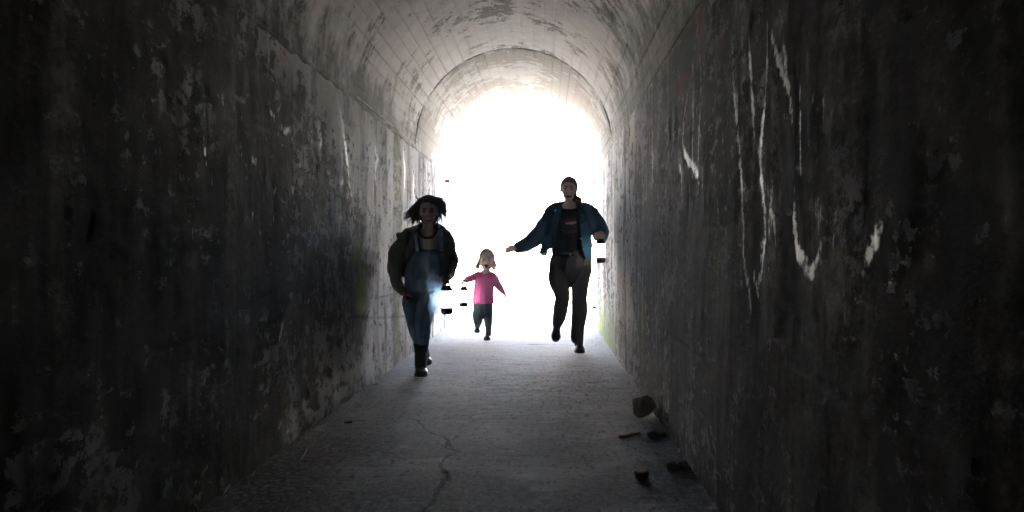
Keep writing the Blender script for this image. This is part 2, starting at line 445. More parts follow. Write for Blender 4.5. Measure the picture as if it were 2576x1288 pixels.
# --- vault: cast segments between ring joints, each showing the strips of its formwork boards
rng = np.random.RandomState(3)
NB = 30
def strip_mesh(length, name, seed):
    """one board imprint, bent to the arc, lying on its back at angle 0 about the y axis (crown = +z)"""
    r_ = np.random.RandomState(seed)
    nl, da = 24, math.pi / NB
    half = da / 2 - .0006 / RAD
    prof = [(-half, .020), (-half, .0008), (-half * .95, 0), (-half * .4, 0.0), (0, .0), (half * .4, 0.0), (half * .95, 0), (half, .0008), (half, .020)]
    vs_, fs = [], []
    for i in range(nl + 1):
        yy = length * i / nl
        for j, (a, out) in enumerate(prof):
            rr = RAD + .002 + out + (.010 * r_.random() if i in (0, nl) and 1 <= j <= 7 else 0)
            vs_.append((math.sin(a) * rr, yy, math.cos(a) * rr))
    m = len(prof)
    for i in range(nl):
        for j in range(m - 1):
            fs.append((i * m + j, i * m + j + 1, (i + 1) * m + j + 1, (i + 1) * m + j))
    me = bpy.data.meshes.new(name); me.from_pydata(vs_, [], fs); me.update()
    me.polygons.foreach_set('use_smooth', [True] * len(me.polygons))
    me.materials.append(MAT_VAULT)
    return me
for k in range(len(JOINTS) - 1):
    ya, yb = JOINTS[k + 1], JOINTS[k]
    segm = []
    # backing arc of the segment: the concrete behind the strips, its rim closing the ring joint
    n = 64; vs_, fs = [], []
    rb = RAD + .012
    for yy in (ya + .006, yb - .006):
        for i in range(n + 1):
            a = -math.pi / 2 + math.pi * i / n
            for rr in (rb, rb + .25):
                vs_.append((XC + math.sin(a) * rr, yy, ZS + math.cos(a) * rr))
    m = (n + 1) * 2
    for i in range(n):
        a, b = i * 2, i * 2 + 2
        fs += [(a, b, m + b, m + a), (a + 1, m + a + 1, m + b + 1, b + 1), (a, a + 1, b + 1, b), (m + a, m + b, m + b + 1, m + a + 1)]
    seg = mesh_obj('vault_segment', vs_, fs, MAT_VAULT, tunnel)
    meshes = [strip_mesh(yb - ya - .012, 'board_strip', 100 * k + q) for q in range(5)]
    for i in range(NB):
        o = bpy.data.objects.new('board_strip', meshes[i % 5]); COL.objects.link(o); o.parent = seg
        ang = -math.pi / 2 + math.pi * (i + .5) / NB
        dr = rng.uniform(-.0025, .0025) + (-.004 if k == 0 else .002 if k == 1 else -.003 if k == 2 else 0)
        o.location = (math.sin(ang) * dr, ya + .006 - tunnel.location.y, ZS + math.cos(ang) * dr)
        o.rotation_euler = (0, ang, 0)
# ledge of mortar closing the joint between walls and vault
for side in (-1,):
    ys = np.arange(Y0, Y1 - .01, .04)
    X = XL if side < 0 else XR
    prof = [(.02, -.03), (-.004, -.022), (-.010, -.004), (-.006, .010), (.02, .016)]
    vs_ = []
    for yy in ys:
        nz = vnoise(np.array([yy * 6.0]), np.array([side * 3.0]), seed=2)[0]; n2 = vnoise(np.array([yy * 1.7]), np.array([side * 9.0]), seed=8)[0]
        for (dx, dz) in prof:
            k_ = 1 if dx > 0 else (.25 + 1.3 * nz * (n2 > .4)) if side < 0 else .12
            vs_.append((X + side * dx * (k_ if dx < 0 else 1), yy, ZS + dz * (.5 + nz)))
    m = len(prof); fs = []
    for i in range(len(ys) - 1):
        for j in range(m - 1):
            fs.append((i * m + j, i * m + j + 1, (i + 1) * m + j + 1, (i + 1) * m + j))
    mesh_obj('springing_ledge', vs_, fs, MAT_VAULT, tunnel)
# solid masses behind the walls (earth side) and the blind end, so that no light leaks in
def box_vf(x0, x1, y0, y1, z0, z1):
    v = [(x, y, z) for x in (x0, x1) for y in (y0, y1) for z in (z0, z1)]
    return v, [(0, 1, 3, 2), (4, 6, 7, 5), (0, 4, 5, 1), (2, 3, 7, 6), (0, 2, 6, 4), (1, 5, 7, 3)]
Mc = Mat('plain_concrete')
MAT_CONC = Mc.set(Mc.mix(Mc.noise(Mc.pos, 5, 5, .6), (.30, .29, .27), (.48, .46, .42)), .8)
for side in (-1, 1):
    xa, xb = (XL - .5, XL - .036) if side < 0 else (XR + .036, XR + .5)
    v, f = box_vf(xa, xb, Y0, Y1 - .01, -.2, ZS)
    mesh_obj('abutment', v, f, MAT_CONC, tunnel, smooth=False)
v, f = box_vf(XL - .5, XR + .5, Y0 - .4, Y0, -.2, ZS + RAD + .3)
mesh_obj('blind_end', v, f, MAT_WALL, tunnel, smooth=False)
# portal jambs: dressed rim at the mouth
vs_, fs = [], []
path = [(XL - .004, -.02), (XL - .004, ZS)] + [(XC - math.cos(a) * (RAD + .004), ZS + math.sin(a) * (RAD + .004)) for a in np.linspace(.05, math.pi - .05, 44)] + [(XR + .004, ZS), (XR + .004, -.02)]
for (x, z) in path:
    ox, oz = x - XC, max(z - ZS, 0)
    L = math.hypot(ox, oz) if z >= ZS else abs(ox)
    ux, uz = (ox / L, oz / L) if z >= ZS else (math.copysign(1, ox), 0)
    for d, yy in ((0, Y1 - .004), (0, Y1 + .11), (.55, Y1 + .11), (.55, Y1 - .004)):
        vs_.append((x + ux * d, yy, z + uz * d))
for i in range(len(path) - 1):
    for j in range(4):
        fs.append((i * 4 + j, i * 4 + (j + 1) % 4, (i + 1) * 4 + (j + 1) % 4, (i + 1) * 4 + j))
mesh_obj('portal_rim', vs_, fs, MAT_CONC, tunnel, smooth=False)

# ================================================================== FLOOR
def floor_material():
    M = Mat('concrete_floor')
    dirt, crack, moss, stain_light = M.attr('wear')
    p = M.pos
    lf = M.noise(p, 1.6, 5, .6)
    mf = M.noise(M.map(p, (.6, 1, 1)), 9, 6, .68)
    hf = M.noise(M.map(p, (1, .40, 1)), 46, 5, .72)
    spk = M.noise(M.map(p, (1, .4, 1)), 150, 2, .6)
    c = M.mix(M.step(.3, .7, mf), (.14, .136, .132), (.28, .274, .268))
    c = M.mix(M.op('MULTIPLY', M.step(.42, .7, lf), .5), c, (.13, .12, .11))
    c = M.mix(M.op('MULTIPLY', M.step(.60, .72, hf), .75), c, (.07, .065, .06))
    chp = M.noise(M.map(p, (1, .22, 1), (5.1, 2.2, 0)), 34, 5, .74)
    c = M.mix(M.op('MULTIPLY', M.step(.55, .60, chp), 1.0), c, (.035, .033, .030))
    c = M.mix(M.op('MULTIPLY', M.step(.44, .36, chp), .45), c, (.28, .275, .27))
    c = M.mix(M.step(.68, .74, spk), c, (.55, .55, .55))
    c = M.mix(M.op('MULTIPLY', dirt, M.step(.30, .6, hf)), c, (.05, .042, .032))
    c = M.mix(M.op('MULTIPLY', moss, M.step(.4, .6, mf)), c, (.12, .13, .06))
    c = M.mix(M.op('MULTIPLY', stain_light, .6), c, (.42, .42, .42))
    c = M.mix(M.step(.12, .5, crack), c, (.008, .0075, .007))
    M.bump(M.op('ADD', M.op('MULTIPLY', hf, .8), M.op('MULTIPLY', mf, .5)), .8, .005)
    return M.set(c, M.op('ADD', .72, M.op('MULTIPLY', hf, .3)), spec=.05)
MAT_FLOOR = floor_material()
def fl(L): return [(v.x, v.y) for v in (on_floor(*q) for q in L)]
CRACKS = [(fl([(1005, 1047), (1049, 1057), (1074, 1084), (1108, 1098), (1128, 1110), (1134, 1122), (1146, 1137), (1120, 1152), (1106, 1167), (1109, 1180), (1123, 1196), (1112, 1214), (1098, 1228), (1091, 1252), (1064, 1284), (1040, 1320)]), .0056),
          (fl([(1146, 1137), (1170, 1141), (1220, 1140), (1289, 1146), (1367, 1145), (1450, 1150), (1538, 1155)]), .0036), (fl([(1146, 1139), (1120, 1147), (1079, 1150), (1015, 1152), (961, 1144)]), .0036),
          (fl([(1330, 866), (1400, 867), (1470, 869)]), .012), (fl([(1128, 1112), (1122, 1126), (1132, 1132), (1150, 1136)]), .006)]
def floor_rel(x, y):
    r = (fbm(x * 2.2, y * 2.2, seed=201, oct=3) - .5) * .006 + (fbm(x * 20, y * 20, seed=207, oct=4) - .5) * .0022
    chip = sstep(.66, .74, fbm(x * 14, y * 20, seed=211, oct=3)) * .0016
    return r - chip
xs = np.linspace(XL - .01, XR + .01, 240)
ys = np.concatenate([np.linspace(Y0, 3.6, 110), np.arange(3.61, 7.6, .008), np.arange(7.612, Y1 + .1, .014)])
X2, Y2 = [a.ravel() for a in np.meshgrid(xs, ys, indexing='ij')]
wob = (fbm(X2 * 9, Y2 * 9, seed=301, oct=3) - .5) * .035
wob2 = (fbm(X2 * 9, Y2 * 9, seed=331, oct=3) - .5) * .035
crk = np.zeros_like(X2)
for pts, w in CRACKS:
    for (a, b) in zip(pts[:-1], pts[1:]):
        a_, b_ = np.array(a), np.array(b); d = b_ - a_; L2 = d @ d
        q = np.stack([X2 + wob, Y2 + wob2], 1) - a_
        t = np.clip((q @ d) / L2, 0, 1)
        dist = np.hypot(q[:, 0] - t * d[0], q[:, 1] - t * d[1])
        ww = w * (.6 + .9 * vnoise(X2 * 7, Y2 * 7, seed=5))
        crk = np.maximum(crk, np.exp(-(dist / ww) ** 2))
edge = np.minimum(X2 - XL, XR - X2)
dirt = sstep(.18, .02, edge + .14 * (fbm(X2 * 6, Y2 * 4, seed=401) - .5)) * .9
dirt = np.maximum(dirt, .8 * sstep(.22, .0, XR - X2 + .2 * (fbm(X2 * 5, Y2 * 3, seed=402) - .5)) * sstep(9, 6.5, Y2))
dirt = np.maximum(dirt, 1.0 * sstep(.55, .15, X2 - XL + .3 * (fbm(X2 * 3, Y2 * 2, seed=404) - .5)) * sstep(7.6, 5.6, Y2))  # wide left strip: the girl's shadow painted in along with edge dirt
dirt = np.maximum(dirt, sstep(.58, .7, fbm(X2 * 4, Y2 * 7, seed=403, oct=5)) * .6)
dirt = np.maximum(dirt, sstep(.32, .58, fbm(X2 * 2.5, Y2 * 3, seed=433, oct=5)) * sstep(9.5, 5.0, Y2) * .85)  # patchy darkening towards the viewer, painted falloff of the portal light
moss = sstep(.12, 0, edge) * sstep(10, 13, Y2) * .7
st = on_floor(915 * .62891 + 900 * .62891 - 566, 1144)
stain_light = np.zeros_like(X2)
for (px, py, rx, ry) in ((1023, 1124, 22, 5), (1330, 1195, 40, 12), (1370, 1262, 30, 14), (1350, 1232, 60, 10)):
    c_ = on_floor(px, py); hx = abs(on_floor(px + rx, py).x - c_.x); hy = abs(on_floor(px, py + ry).y - c_.y)
    stain_light = np.maximum(stain_light, np.exp(-((X2 - c_.x) / hx) ** 2 - ((Y2 - c_.y) / hy) ** 2) * sstep(.35, .6, fbm(X2 * 20, Y2 * 20, seed=9)))
crk *= .70 + .5 * vnoise(X2 * 5, Y2 * 5, seed=6)
stain_light = np.maximum(stain_light, .85 * sstep(8.5, 12.5, Y2 + 1.5 * (fbm(X2 * 3, Y2 * 2, seed=441) - .5)))  # far floor lightened: daylight by the portal painted into its colour
Z2 = floor_rel(X2, Y2) - .0025 * crk + .014 * sstep(.09, 0, edge + .03 * (fbm(X2 * 3, Y2 * 3, seed=412) - .5)) * fbm(X2 * 14, Y2 * 9, seed=410)
me = grid_mesh('floor', np.stack([X2, Y2, Z2], 1), len(xs), len(ys))
set_attr(me, 'wear', np.clip(np.stack([dirt, crk, moss, stain_light], 1), 0, 1))
floor = link('floor', me, MAT_FLOOR)
tag(floor, 'cracked grey concrete tunnel floor with dirt along its edges', 'floor', kind='structure')
def floor_z(x, y):
    return float(floor_rel(np.array([x]), np.array([y]))[0])

# ================================================================== OUTSIDE (sunlit, far over-exposed)
Mh = Mat('grassy_earth')
MAT_HILL = Mh.set(Mh.mix(Mh.noise(Mh.pos, 3, 6, .65), (.05, .07, .025), (.12, .12, .06)), .95)
hx = np.linspace(-26, 26, 80); hy = np.linspace(-30, Y1 + .02, 60)
HX, HY = [a.ravel() for a in np.meshgrid(hx, hy, indexing='ij')]
HZ = 3.35 + 2.2 * np.exp(-((HX + .3) / 11) ** 2) * sstep(Y1 + .6, Y1 - 4.5, HY) + .25 * (fbm(HX * .6, HY * .6, seed=601) - .5) - 3.4 * sstep(9, 25, np.abs(HX))
me = grid_mesh('shade_bank', np.stack([HX, HY, HZ], 1), len(hx), len(hy))
tag(link('shade_bank', me, MAT_HILL), 'unseen grassy earth bank added over the tunnel to shade the ground outside', 'shade_bank', kind='structure')  # out of view, added to keep the sun off the ground by the portal
# portal face wall: one slab with the arched opening
vs_, fs = [], []
arch = [(XL - .5, -.1), (XL - .5, ZS)] + [(XC - math.cos(a) * (RAD + .5), ZS + math.sin(a) * (RAD + .5)) for a in np.linspace(0.04, math.pi - .04, 30)] + [(XR + .5, ZS), (XR + .5, -.1)]
for (x, z) in arch:
    t = (x - XC) / (RAD + .5)
    outx = XC + (-14 if x < XC else 14) if z <= ZS else XC + 14 * max(-1, min(1, t * 1.6))
    outz = z if z <= ZS else 3.6
    for (xx, zz) in ((x, z), (outx, outz)):
        for yy in (Y1 - .3, Y1 + .05):
            vs_.append((xx, yy, zz))
for i in range(len(arch) - 1):
    a, b = i * 4, i * 4 + 4
    fs += [(a + 1, b + 1, b + 3, a + 3), (a, a + 2, b + 2, b), (a + 2, a + 3, b + 3, b + 2), (a, b, b + 1, a + 1)]
mesh_obj('portal_face', vs_, fs, MAT_CONC, tunnel, smooth=False)
Mg = Mat('pale_gravel')
MAT_GRAVEL = Mg.set(Mg.mix(Mg.noise(Mg.pos, 18, 6, .7), (.16, .155, .145), (.30, .29, .27)), .9)
N_ = 60
gx = np.concatenate([-np.geomspace(.3, 600, N_)[::-1], [0], np.geomspace(.3, 600, N_)])
gy = np.concatenate([[Y1 - .02, Y1 + .1], Y1 + .1 + np.geomspace(.3, 900, N_)])
GX, GY = [a.ravel() for a in np.meshgrid(gx, gy, indexing='ij')]
near = sstep(2.0, 6.0, np.hypot(GX, GY - Y1))
GZ = -.035 + near * (fbm(GX * .4, GY * .4, seed=501) - .5) * .08
me = grid_mesh('ground', np.stack([GX, GY, GZ], 1), len(gx), len(gy))
tag(link('ground', me, MAT_GRAVEL), 'pale sunlit gravel ground outside the tunnel mouth', 'ground', kind='structure')
Mw = Mat('sunlit_concrete')
MAT_SUNC = Mw.set(Mw.mix(Mw.step(.35, .7, Mw.noise(Mw.map(Mw.pos, (1, 1, .4)), 2.5, 6, .65)), (.50, .48, .44), (.66, .63, .57)), .8)
rw = empty('concrete_wall', (0, 25.0, -.05))  # enlarged and made paler to bounce neutral light into the tunnel
tag(rw, 'low pale concrete wall in full sun beyond the tunnel mouth', 'wall')
for k in range(9):
    x0 = -11.5 + k * 2.5
    v, f = box_vf(x0 + .0005, x0 + 2.4995, 25.0 + .01 * (k % 2), 25.35, -.1, 3.0)
    mesh_obj('panel', v, f, MAT_SUNC, rw, smooth=False)
v, f = box_vf(-11.6, 11.1, 24.95, 25.42, 3.0, 3.14)
mesh_obj('coping', v, f, MAT_SUNC, rw, smooth=False)

# ================================================================== FIGURE TOOLKIT
def catmull(P, n):
    P = np.asarray(P, float)
    if len(P) < 3: 
        t = np.linspace(0, 1, n * (len(P) - 1) + 1)[:, None]
        return P[0] * (1 - t) + P[-1] * t
    Q = np.vstack([2 * P[0] - P[1], P, 2 * P[-1] - P[-2]])
    out = []
    for i in range(1, len(Q) - 2):
        p0, p1, p2, p3 = Q[i - 1:i + 3]
        for t in np.linspace(0, 1, n, endpoint=False):
            out.append(.5 * ((2 * p1) + (-p0 + p2) * t + (2 * p0 - 5 * p1 + 4 * p2 - p3) * t * t + (-p0 + 3 * p1 - 3 * p2 + p3) * t ** 3))
    out.append(P[-1])
    return np.array(out)
class Soup:
    """closed shapes collected to be fused into one continuous skin"""
    def __init__(s): s.v, s.f, s.n = [], [], 0
    def add(s, v, f):
        s.v.append(np.asarray(v, float)); s.f += [tuple(i + s.n for i in q) for q in f]; s.n += len(v)
    def tube(s, pts, rad, ref=(0, -1, 0), m=14, sub=5, round_ends=(True, True)):
        """pts: list of points, rad: r or (rx, ry); rx lies across (ref x tangent), ry along ref"""
        R = np.array([(r, r) if np.isscalar(r) else r for r in rad], float)
        P = np.array([list(p) for p in pts], float)
        C = catmull(np.hstack([P, R]), sub)
        P, R = C[:, :3], np.maximum(C[:, 3:], .001)
        T = np.gradient(P, axis=0); T /= np.linalg.norm(T, axis=1)[:, None] + 1e-9
        ref = np.array(ref, float)
        def ring(p, t, r):
            a = np.cross(ref, t); la = np.linalg.norm(a)
            if la < .15: a = np.cross(np.array([0, 0, 1.]), t); la = np.linalg.norm(a)
            a /= la; b = np.cross(t, a)
            th = np.linspace(0, 2 * math.pi, m, endpoint=False)
            return p + np.outer(np.cos(th), a) * r[0] + np.outer(np.sin(th), b) * r[1]
        rings = []
        rm0, rm1 = R[0].min(), R[-1].min()
        if round_ends[0]:
            for k in (.97, .8, .5): rings.append(ring(P[0] - T[0] * rm0 * k, T[0], R[0] * math.sqrt(1 - k * k)))
        for p, t, r in zip(P, T, R): rings.append(ring(p, t, r))
        if round_ends[1]:
            for k in (.5, .8, .97): rings.append(ring(P[-1] + T[-1] * rm1 * k, T[-1], R[-1] * math.sqrt(1 - k * k)))
        V = np.vstack(rings); F = []
        for i in range(len(rings) - 1):
            for j in range(m):
                F.append((i * m + j, i * m + (j + 1) % m, (i + 1) * m + (j + 1) % m, (i + 1) * m + j))
        F.append(tuple(range(m - 1, -1, -1))); F.append(tuple((len(rings) - 1) * m + j for j in range(m)))
        s.add(V, F); return s
    def ball(s, c, r, rot=None, m=18, k=12):
        r = np.array((r, r, r) if np.isscalar(r) else r, float)
        V, F = [], []
        for i in range(k + 1):
            a = math.pi * i / k
            for j in range(m):
                b = 2 * math.pi * j / m
                V.append((math.sin(a) * math.cos(b), math.sin(a) * math.sin(b), math.cos(a)))
        V = np.array(V) * r
        if rot is not None: V = V @ np.array(rot).T
        V += np.array(list(c), float)
        for i in range(k):
            for j in range(m):
                F.append((i * m + j, (i + 1) * m + j, (i + 1) * m + (j + 1) % m, i * m + (j + 1) % m))
        s.add(V, F); return s
    def fuse(s, name, voxel, smooth=4, factor=.5):
        """one continuous skin: voxel remesh then relax; returns a mesh in world coordinates"""
        me = bpy.data.meshes.new(name)
        me.from_pydata(np.vstack(s.v).tolist(), [], s.f); me.update()
        ob = bpy.data.objects.new(name, me); COL.objects.link(ob)
        r = ob.modifiers.new('r', 'REMESH'); r.mode = 'VOXEL'; r.voxel_size = voxel
        if smooth:
            q = ob.modifiers.new('s', 'SMOOTH'); q.factor = factor; q.iterations = smooth
        dg = bpy.context.evaluated_depsgraph_get(); dg.update()
        out = bpy.data.meshes.new_from_object(ob.evaluated_get(dg))
        bpy.data.objects.remove(ob); bpy.data.meshes.remove(me)
        out.name = name; out.materials.clear()
        return out
def co(me):
    a = np.empty(len(me.vertices) * 3, np.float32); me.vertices.foreach_get('co', a); return a.reshape(-1, 3).astype(float)
def set_co(me, v):
    me.vertices.foreach_set('co', np.asarray(v, np.float32).ravel()); me.update()
def normals(me):
    a = np.empty(len(me.vertices) * 3, np.float32); me.vertices.foreach_get('normal', a); return a.reshape(-1, 3).astype(float)
def cut(me, keep):
    """drop the vertices where keep is False"""
    bm = bmesh.new(); bm.from_mesh(me); bm.verts.ensure_lookup_table()
    bmesh.ops.delete(bm, geom=[v for v, k in zip(bm.verts, keep) if not k], context='VERTS')
    bm.to_mesh(me); bm.free(); me.update()
def thicken(o, t=.004):
    m = o.modifiers.new('thickness', 'SOLIDIFY'); m.thickness = t; m.offset = -1
def wrinkle(me, amp=.005, scale=14, stretch=(1, 1, .6), seed=0, ridge=True, mask=None):
    v, n = co(me), normals(me)
    q = v * np.array(stretch) * scale
    w = fbm(q[:, 0] + 1.3 * fbm(q[:, 2] * .4, q[:, 0] * .4, q[:, 1] * .4, seed=seed + 9, oct=2), q[:, 1], q[:, 2], seed=seed, oct=3)
    if ridge: w = 1 - np.abs(2 * w - 1) * 2.2
    else: w = (w - .5) * 2
    if mask is not None: w = w * mask(v)
    set_co(me, v + n * (amp * w)[:, None])
def inpoly(P, poly):
    x, y = P[:, 0], P[:, 1]; r = np.zeros(len(P), bool); n = len(poly)
    for i in range(n):
        x1, y1 = poly[i]; x2, y2 = poly[(i + 1) % n]
        c = ((y1 > y) != (y2 > y)) & (x < (x2 - x1) * (y - y1) / (y2 - y1 + 1e-12) + x1)
        r ^= c
    return r
def attach(me, name, mats, parent):
    set_co(me, rebase(co(me), parent))
    return link(name, me, mats, parent)
def ribbon_tubes(strands, r0, r1, m=4):
    """many thin tapering strands as one mesh"""
    V, F, n = [], [], 0
    for P in strands:
        P = np.asarray(P, float); L = len(P)
        T = np.gradient(P, axis=0); T /= np.linalg.norm(T, axis=1)[:, None] + 1e-9
        for i in range(L):
            a = np.cross(T[i], (0.3, -1, .2)); a /= np.linalg.norm(a) + 1e-9; b = np.cross(T[i], a)
            t = i / (L - 1); r = r0 * (1 - t) ** .7 + r1 * t
            for j in range(m):
                th = 2 * math.pi * j / m
                V.append(P[i] + a * math.cos(th) * r + b * math.sin(th) * r)
        for i in range(L - 1):
            for j in range(m):
                F.append((n + i * m + j, n + i * m + (j + 1) % m, n + (i + 1) * m + (j + 1) % m, n + (i + 1) * m + j))
        n += L * m
    return V, F

# ------------------------------------------------------------------ materials
def cloth(name, c1, c2, scale=9, fine=260, rough=.9, bump=.35, stretch=(1, 1, 1)):
    M = Mat(name); p = M.objpos()
    a = M.noise(M.map(p, stretch), scale, 5, .6); b = M.noise(p, fine, 2, .6)
    c = M.mix(M.step(.3, .7, a), c1, c2)
    c = M.mix(M.op('MULTIPLY', b, .35), c, tuple(x * .5 for x in c1))
    M.bump(M.op('ADD', M.op('MULTIPLY', b, .4), a), bump, .004)
    return M.set(c, rough, spec=.15)
def skin(name, c1, c2):
    M = Mat(name); p = M.objpos()
    a = M.noise(p, 22, 4, .6)
    m = M.set(M.mix(M.step(.35, .7, a), c1, c2), .55, spec=.35)
    M.b.inputs['Subsurface Weight'].default_value = .12
    M.b.inputs['Subsurface Radius'].default_value = (.012, .005, .003)
    M.bump(M.noise(p, 180, 3, .6), .15, .002)
    return m
def hairmat(name, c1, c2):
    M = Mat(name); p = M.objpos()
    a = M.noise(M.map(p, (1, 1, .25)), 90, 3, .6)
    M.bump(a, .6, .003)
    c = M.mix(M.step(.3, .7, a), c1, c2)
    m = M.set(c, .45, spec=.45)
    tr = M.node('ShaderNodeBsdfTranslucent'); M.put(tr.inputs[0], M.mix(.0, tuple(min(1, x * 1.8) for x in c2), c2))
    mx = M.node('ShaderNodeMixShader'); mx.inputs[0].default_value = .35
    M.t.links.new(M.b.outputs[0], mx.inputs[1]); M.t.links.new(tr.outputs[0], mx.inputs[2])
    M.t.links.new(mx.outputs[0], M.t.nodes['Material Output'].inputs[0])
    return m
def plain(name, c, rough=.6, spec=.4, metal=0.0, var=.25, scale=30):
    M = Mat(name); a = M.noise(M.objpos(), scale, 4, .6)
    M.bump(a, .2, .002)
    return M.set(M.mix(a, tuple(x * (1 - var) for x in c), tuple(min(1, x * (1 + var)) for x in c)), rough, metal, spec)
SKIN_W = skin('skin_woman', (.58, .39, .31), (.68, .46, .37))
SKIN_G = skin('skin_girl', (.56, .37, .29), (.66, .44, .35))
SKIN_T = skin('skin_toddler', (.62, .42, .33), (.70, .47, .38))
LIPS = plain('lips', (.48, .25, .21), .5)
MOUTH = plain('mouth_inside', (.14, .04, .04), .6)
TEETH = plain('teeth', (.75, .72, .66), .35)
EYE = plain('eye_white', (.34, .30, .28), .25, .5, var=.05)
IRIS = plain('eye_dark', (.06, .05, .045), .2, .5)
BROW_D = plain('brow_brown', (.17, .10, .07), .8, .2)
HAIR_W = hairmat('hair_dark_brown', (.06, .038, .026), (.14, .09, .06))
HAIR_G = hairmat('hair_brown', (.045, .030, .020), (.13, .083, .050))
HAIR_T = hairmat('hair_light_brown', (.34, .245, .16), (.56, .43, .30))
BUTTON = plain('metal_button', (.55, .53, .5), .35, .5, .8)
RUBBER = plain('black_rubber', (.018, .018, .02), .32, .5, var=.4)
LEATHER = plain('black_leather', (.022, .02, .02), .5, .4, var=.4)
SOLE = plain('sole_rubber', (.03, .028, .026), .8, .2)

def head(S, c, h, yaw=0, pitch=0, roll=0, jaw=0.0, chub=1.0):
    """adds a head (height h, chin to crown) whose eyes lie at c; returns the frame"""
    R = Matrix.Rotation(yaw, 3, 'Z') @ Matrix.Rotation(pitch, 3, 'X') @ Matrix.Rotation(roll, 3, 'Y')
    k = h / .225; Rn = np.array(R)
    L = lambda x, y, z: np.array(c) + Rn @ (np.array((x, y, z)) * k)
    d = jaw
    S.ball(L(0, .022, .030), (.073 * k, .090 * k, .084 * k), Rn)                                  # skull
    S.ball(L(0, -.018, -.012), (.064 * k * chub, .062 * k, .074 * k), Rn)                        # face mass
    S.tube([L(0, -.02, -.03), L(0, -.028, -.068 - d * .5), L(0, -.040, -.096 - d)], [(.058 * k * chub, .052 * k), (.050 * k * chub, .046 * k), (.026 * k * chub, .026 * k)], ref=Rn @ np.array((0, -1, 0)))
    S.tube([L(0, -.072, .010), L(0, -.084, -.018), L(0, -.097, -.034)], [.008 * k, .010 * k, .0125 * k], ref=Rn @ np.array((0, -1, 0)), m=10)   # nose
    for s in (-1, 1):
        S.ball(L(s * .013, -.086, -.035), .0085 * k)
        S.ball(L(s * .034, -.056, -.034), (.022 * k * chub, .020 * k, .020 * k), Rn)                # cheek
        S.ball(L(s * .032, -.062, .022), (.024 * k, .012 * k, .008 * k), Rn)                     # brow
        S.ball(L(s * .073, .012, -.012), (.008 * k, .018 * k, .030 * k), Rn)                     # ear
    return dict(c=np.array(c), R=Rn, k=k, L=L, jaw=jaw)
def face_work(me, H, mouth, hairline=None):
    """sink eye sockets and the mouth into the fused skin, mark lips and the inside of the mouth"""
    v = co(me); k = H['k']
    q = ((v - H['c']) @ H['R']) / k
    front = (q[:, 1] < -.02) & (np.abs(q[:, 0]) < .09) & (q[:, 2] > -.14) & (q[:, 2] < .09)
    push = np.zeros(len(v))
    for s in (-1, 1):
        push += np.where(front, .010 * np.exp(-((q[:, 0] - s * .031) / .018) ** 2 - ((q[:, 2] - 0.0) / .011) ** 2), 0)
    mx, mz, rx, rz = mouth
    e = ((q[:, 0] - mx) / rx) ** 2 + ((q[:, 2] - mz) / rz) ** 2
    lipring = np.exp(-((np.sqrt(e) - 1.15) / .22) ** 2)
    push += np.where(front, .024 * sstep(1.05, .55, e) - .003 * lipring, 0)
    v = v + (H['R'] @ np.array((0, 1, 0)))[None, :] * (push * k)[:, None]
    set_co(me, v)
    mi = np.zeros(len(me.polygons), np.int32)
    cen = np.empty(len(me.polygons) * 3, np.float32); me.polygons.foreach_get('center', cen)
    qc = ((cen.reshape(-1, 3) - H['c']) @ H['R']) / k
    f = (qc[:, 1] < -.005) & (np.abs(qc[:, 0]) < .08) & (qc[:, 2] > -.16) & (qc[:, 2] < .05)
    ec = ((qc[:, 0] - mx) / rx) ** 2 + ((qc[:, 2] - mz) / rz) ** 2
    mi[f & (ec < 1.5)] = 1
    mi[f & (ec < .95)] = 2
    if hairline is not None:                       # roots: the scalp itself carries the hair colour
        nzz = (fbm(qc[:, 0] * 160, qc[:, 1] * 160, qc[:, 2] * 40, seed=4, oct=2) - .5) * .016
        sc = (qc[:, 2] > -.09) & (np.abs(qc[:, 0]) < .1) & (qc[:, 2] < .2) & (np.abs(qc[:, 1]) < .2)
        hl = np.where(qc[:, 1] < .0, hairline(qc[:, 0]), np.where(qc[:, 1] < .03, -.02, -.07))
        mi[sc & (qc[:, 2] + nzz > hl)] = 3
    return mi
def eyes_and_teeth(H, mouth, parent, open_teeth=True, skinmat=None, browmat=None):
    L, k = H['L'], H['k']
    for s in (-1, 1):
        S = Soup().ball(L(s * .031, -.058, .001), .0115 * k, m=14, k=10)
        e = mesh_obj('eye', np.vstack(S.v), S.f, EYE, parent)
        S = Soup().ball(L(s * .031, -.0650, .001), (.0062 * k, .0055 * k, .0062 * k), m=12, k=8)
        mesh_obj('iris', np.vstack(S.v), S.f, IRIS, e)
        S = Soup().tube([L(s * .015, -.074, .019), L(s * .031, -.0745, .0245), L(s * .049, -.063, .020)], [(.0028 * k, .002 * k), (.0034 * k, .002 * k), (.0014 * k, .0014 * k)], m=8)
        mesh_obj('eyebrow', np.vstack(S.v), S.f, browmat, parent)
        S = Soup().tube([L(s * .019, -.070, .006), L(s * .031, -.0725, .010), L(s * .045, -.064, .005)], [.0024 * k, .003 * k, .002 * k], m=8)
        mesh_obj('eyelid', np.vstack(S.v), S.f, skinmat, parent)
    if open_teeth:
        mx, mz, rx, rz = mouth
        S = Soup().tube([L(mx - rx * .75, -.058, mz + rz * .55), L(mx, -.070, mz + rz * .62), L(mx + rx * .75, -.058, mz + rz * .55)], [(.0042 * k, .004 * k)] * 3, m=8)
        mesh_obj('teeth', np.vstack(S.v), S.f, TEETH, parent)
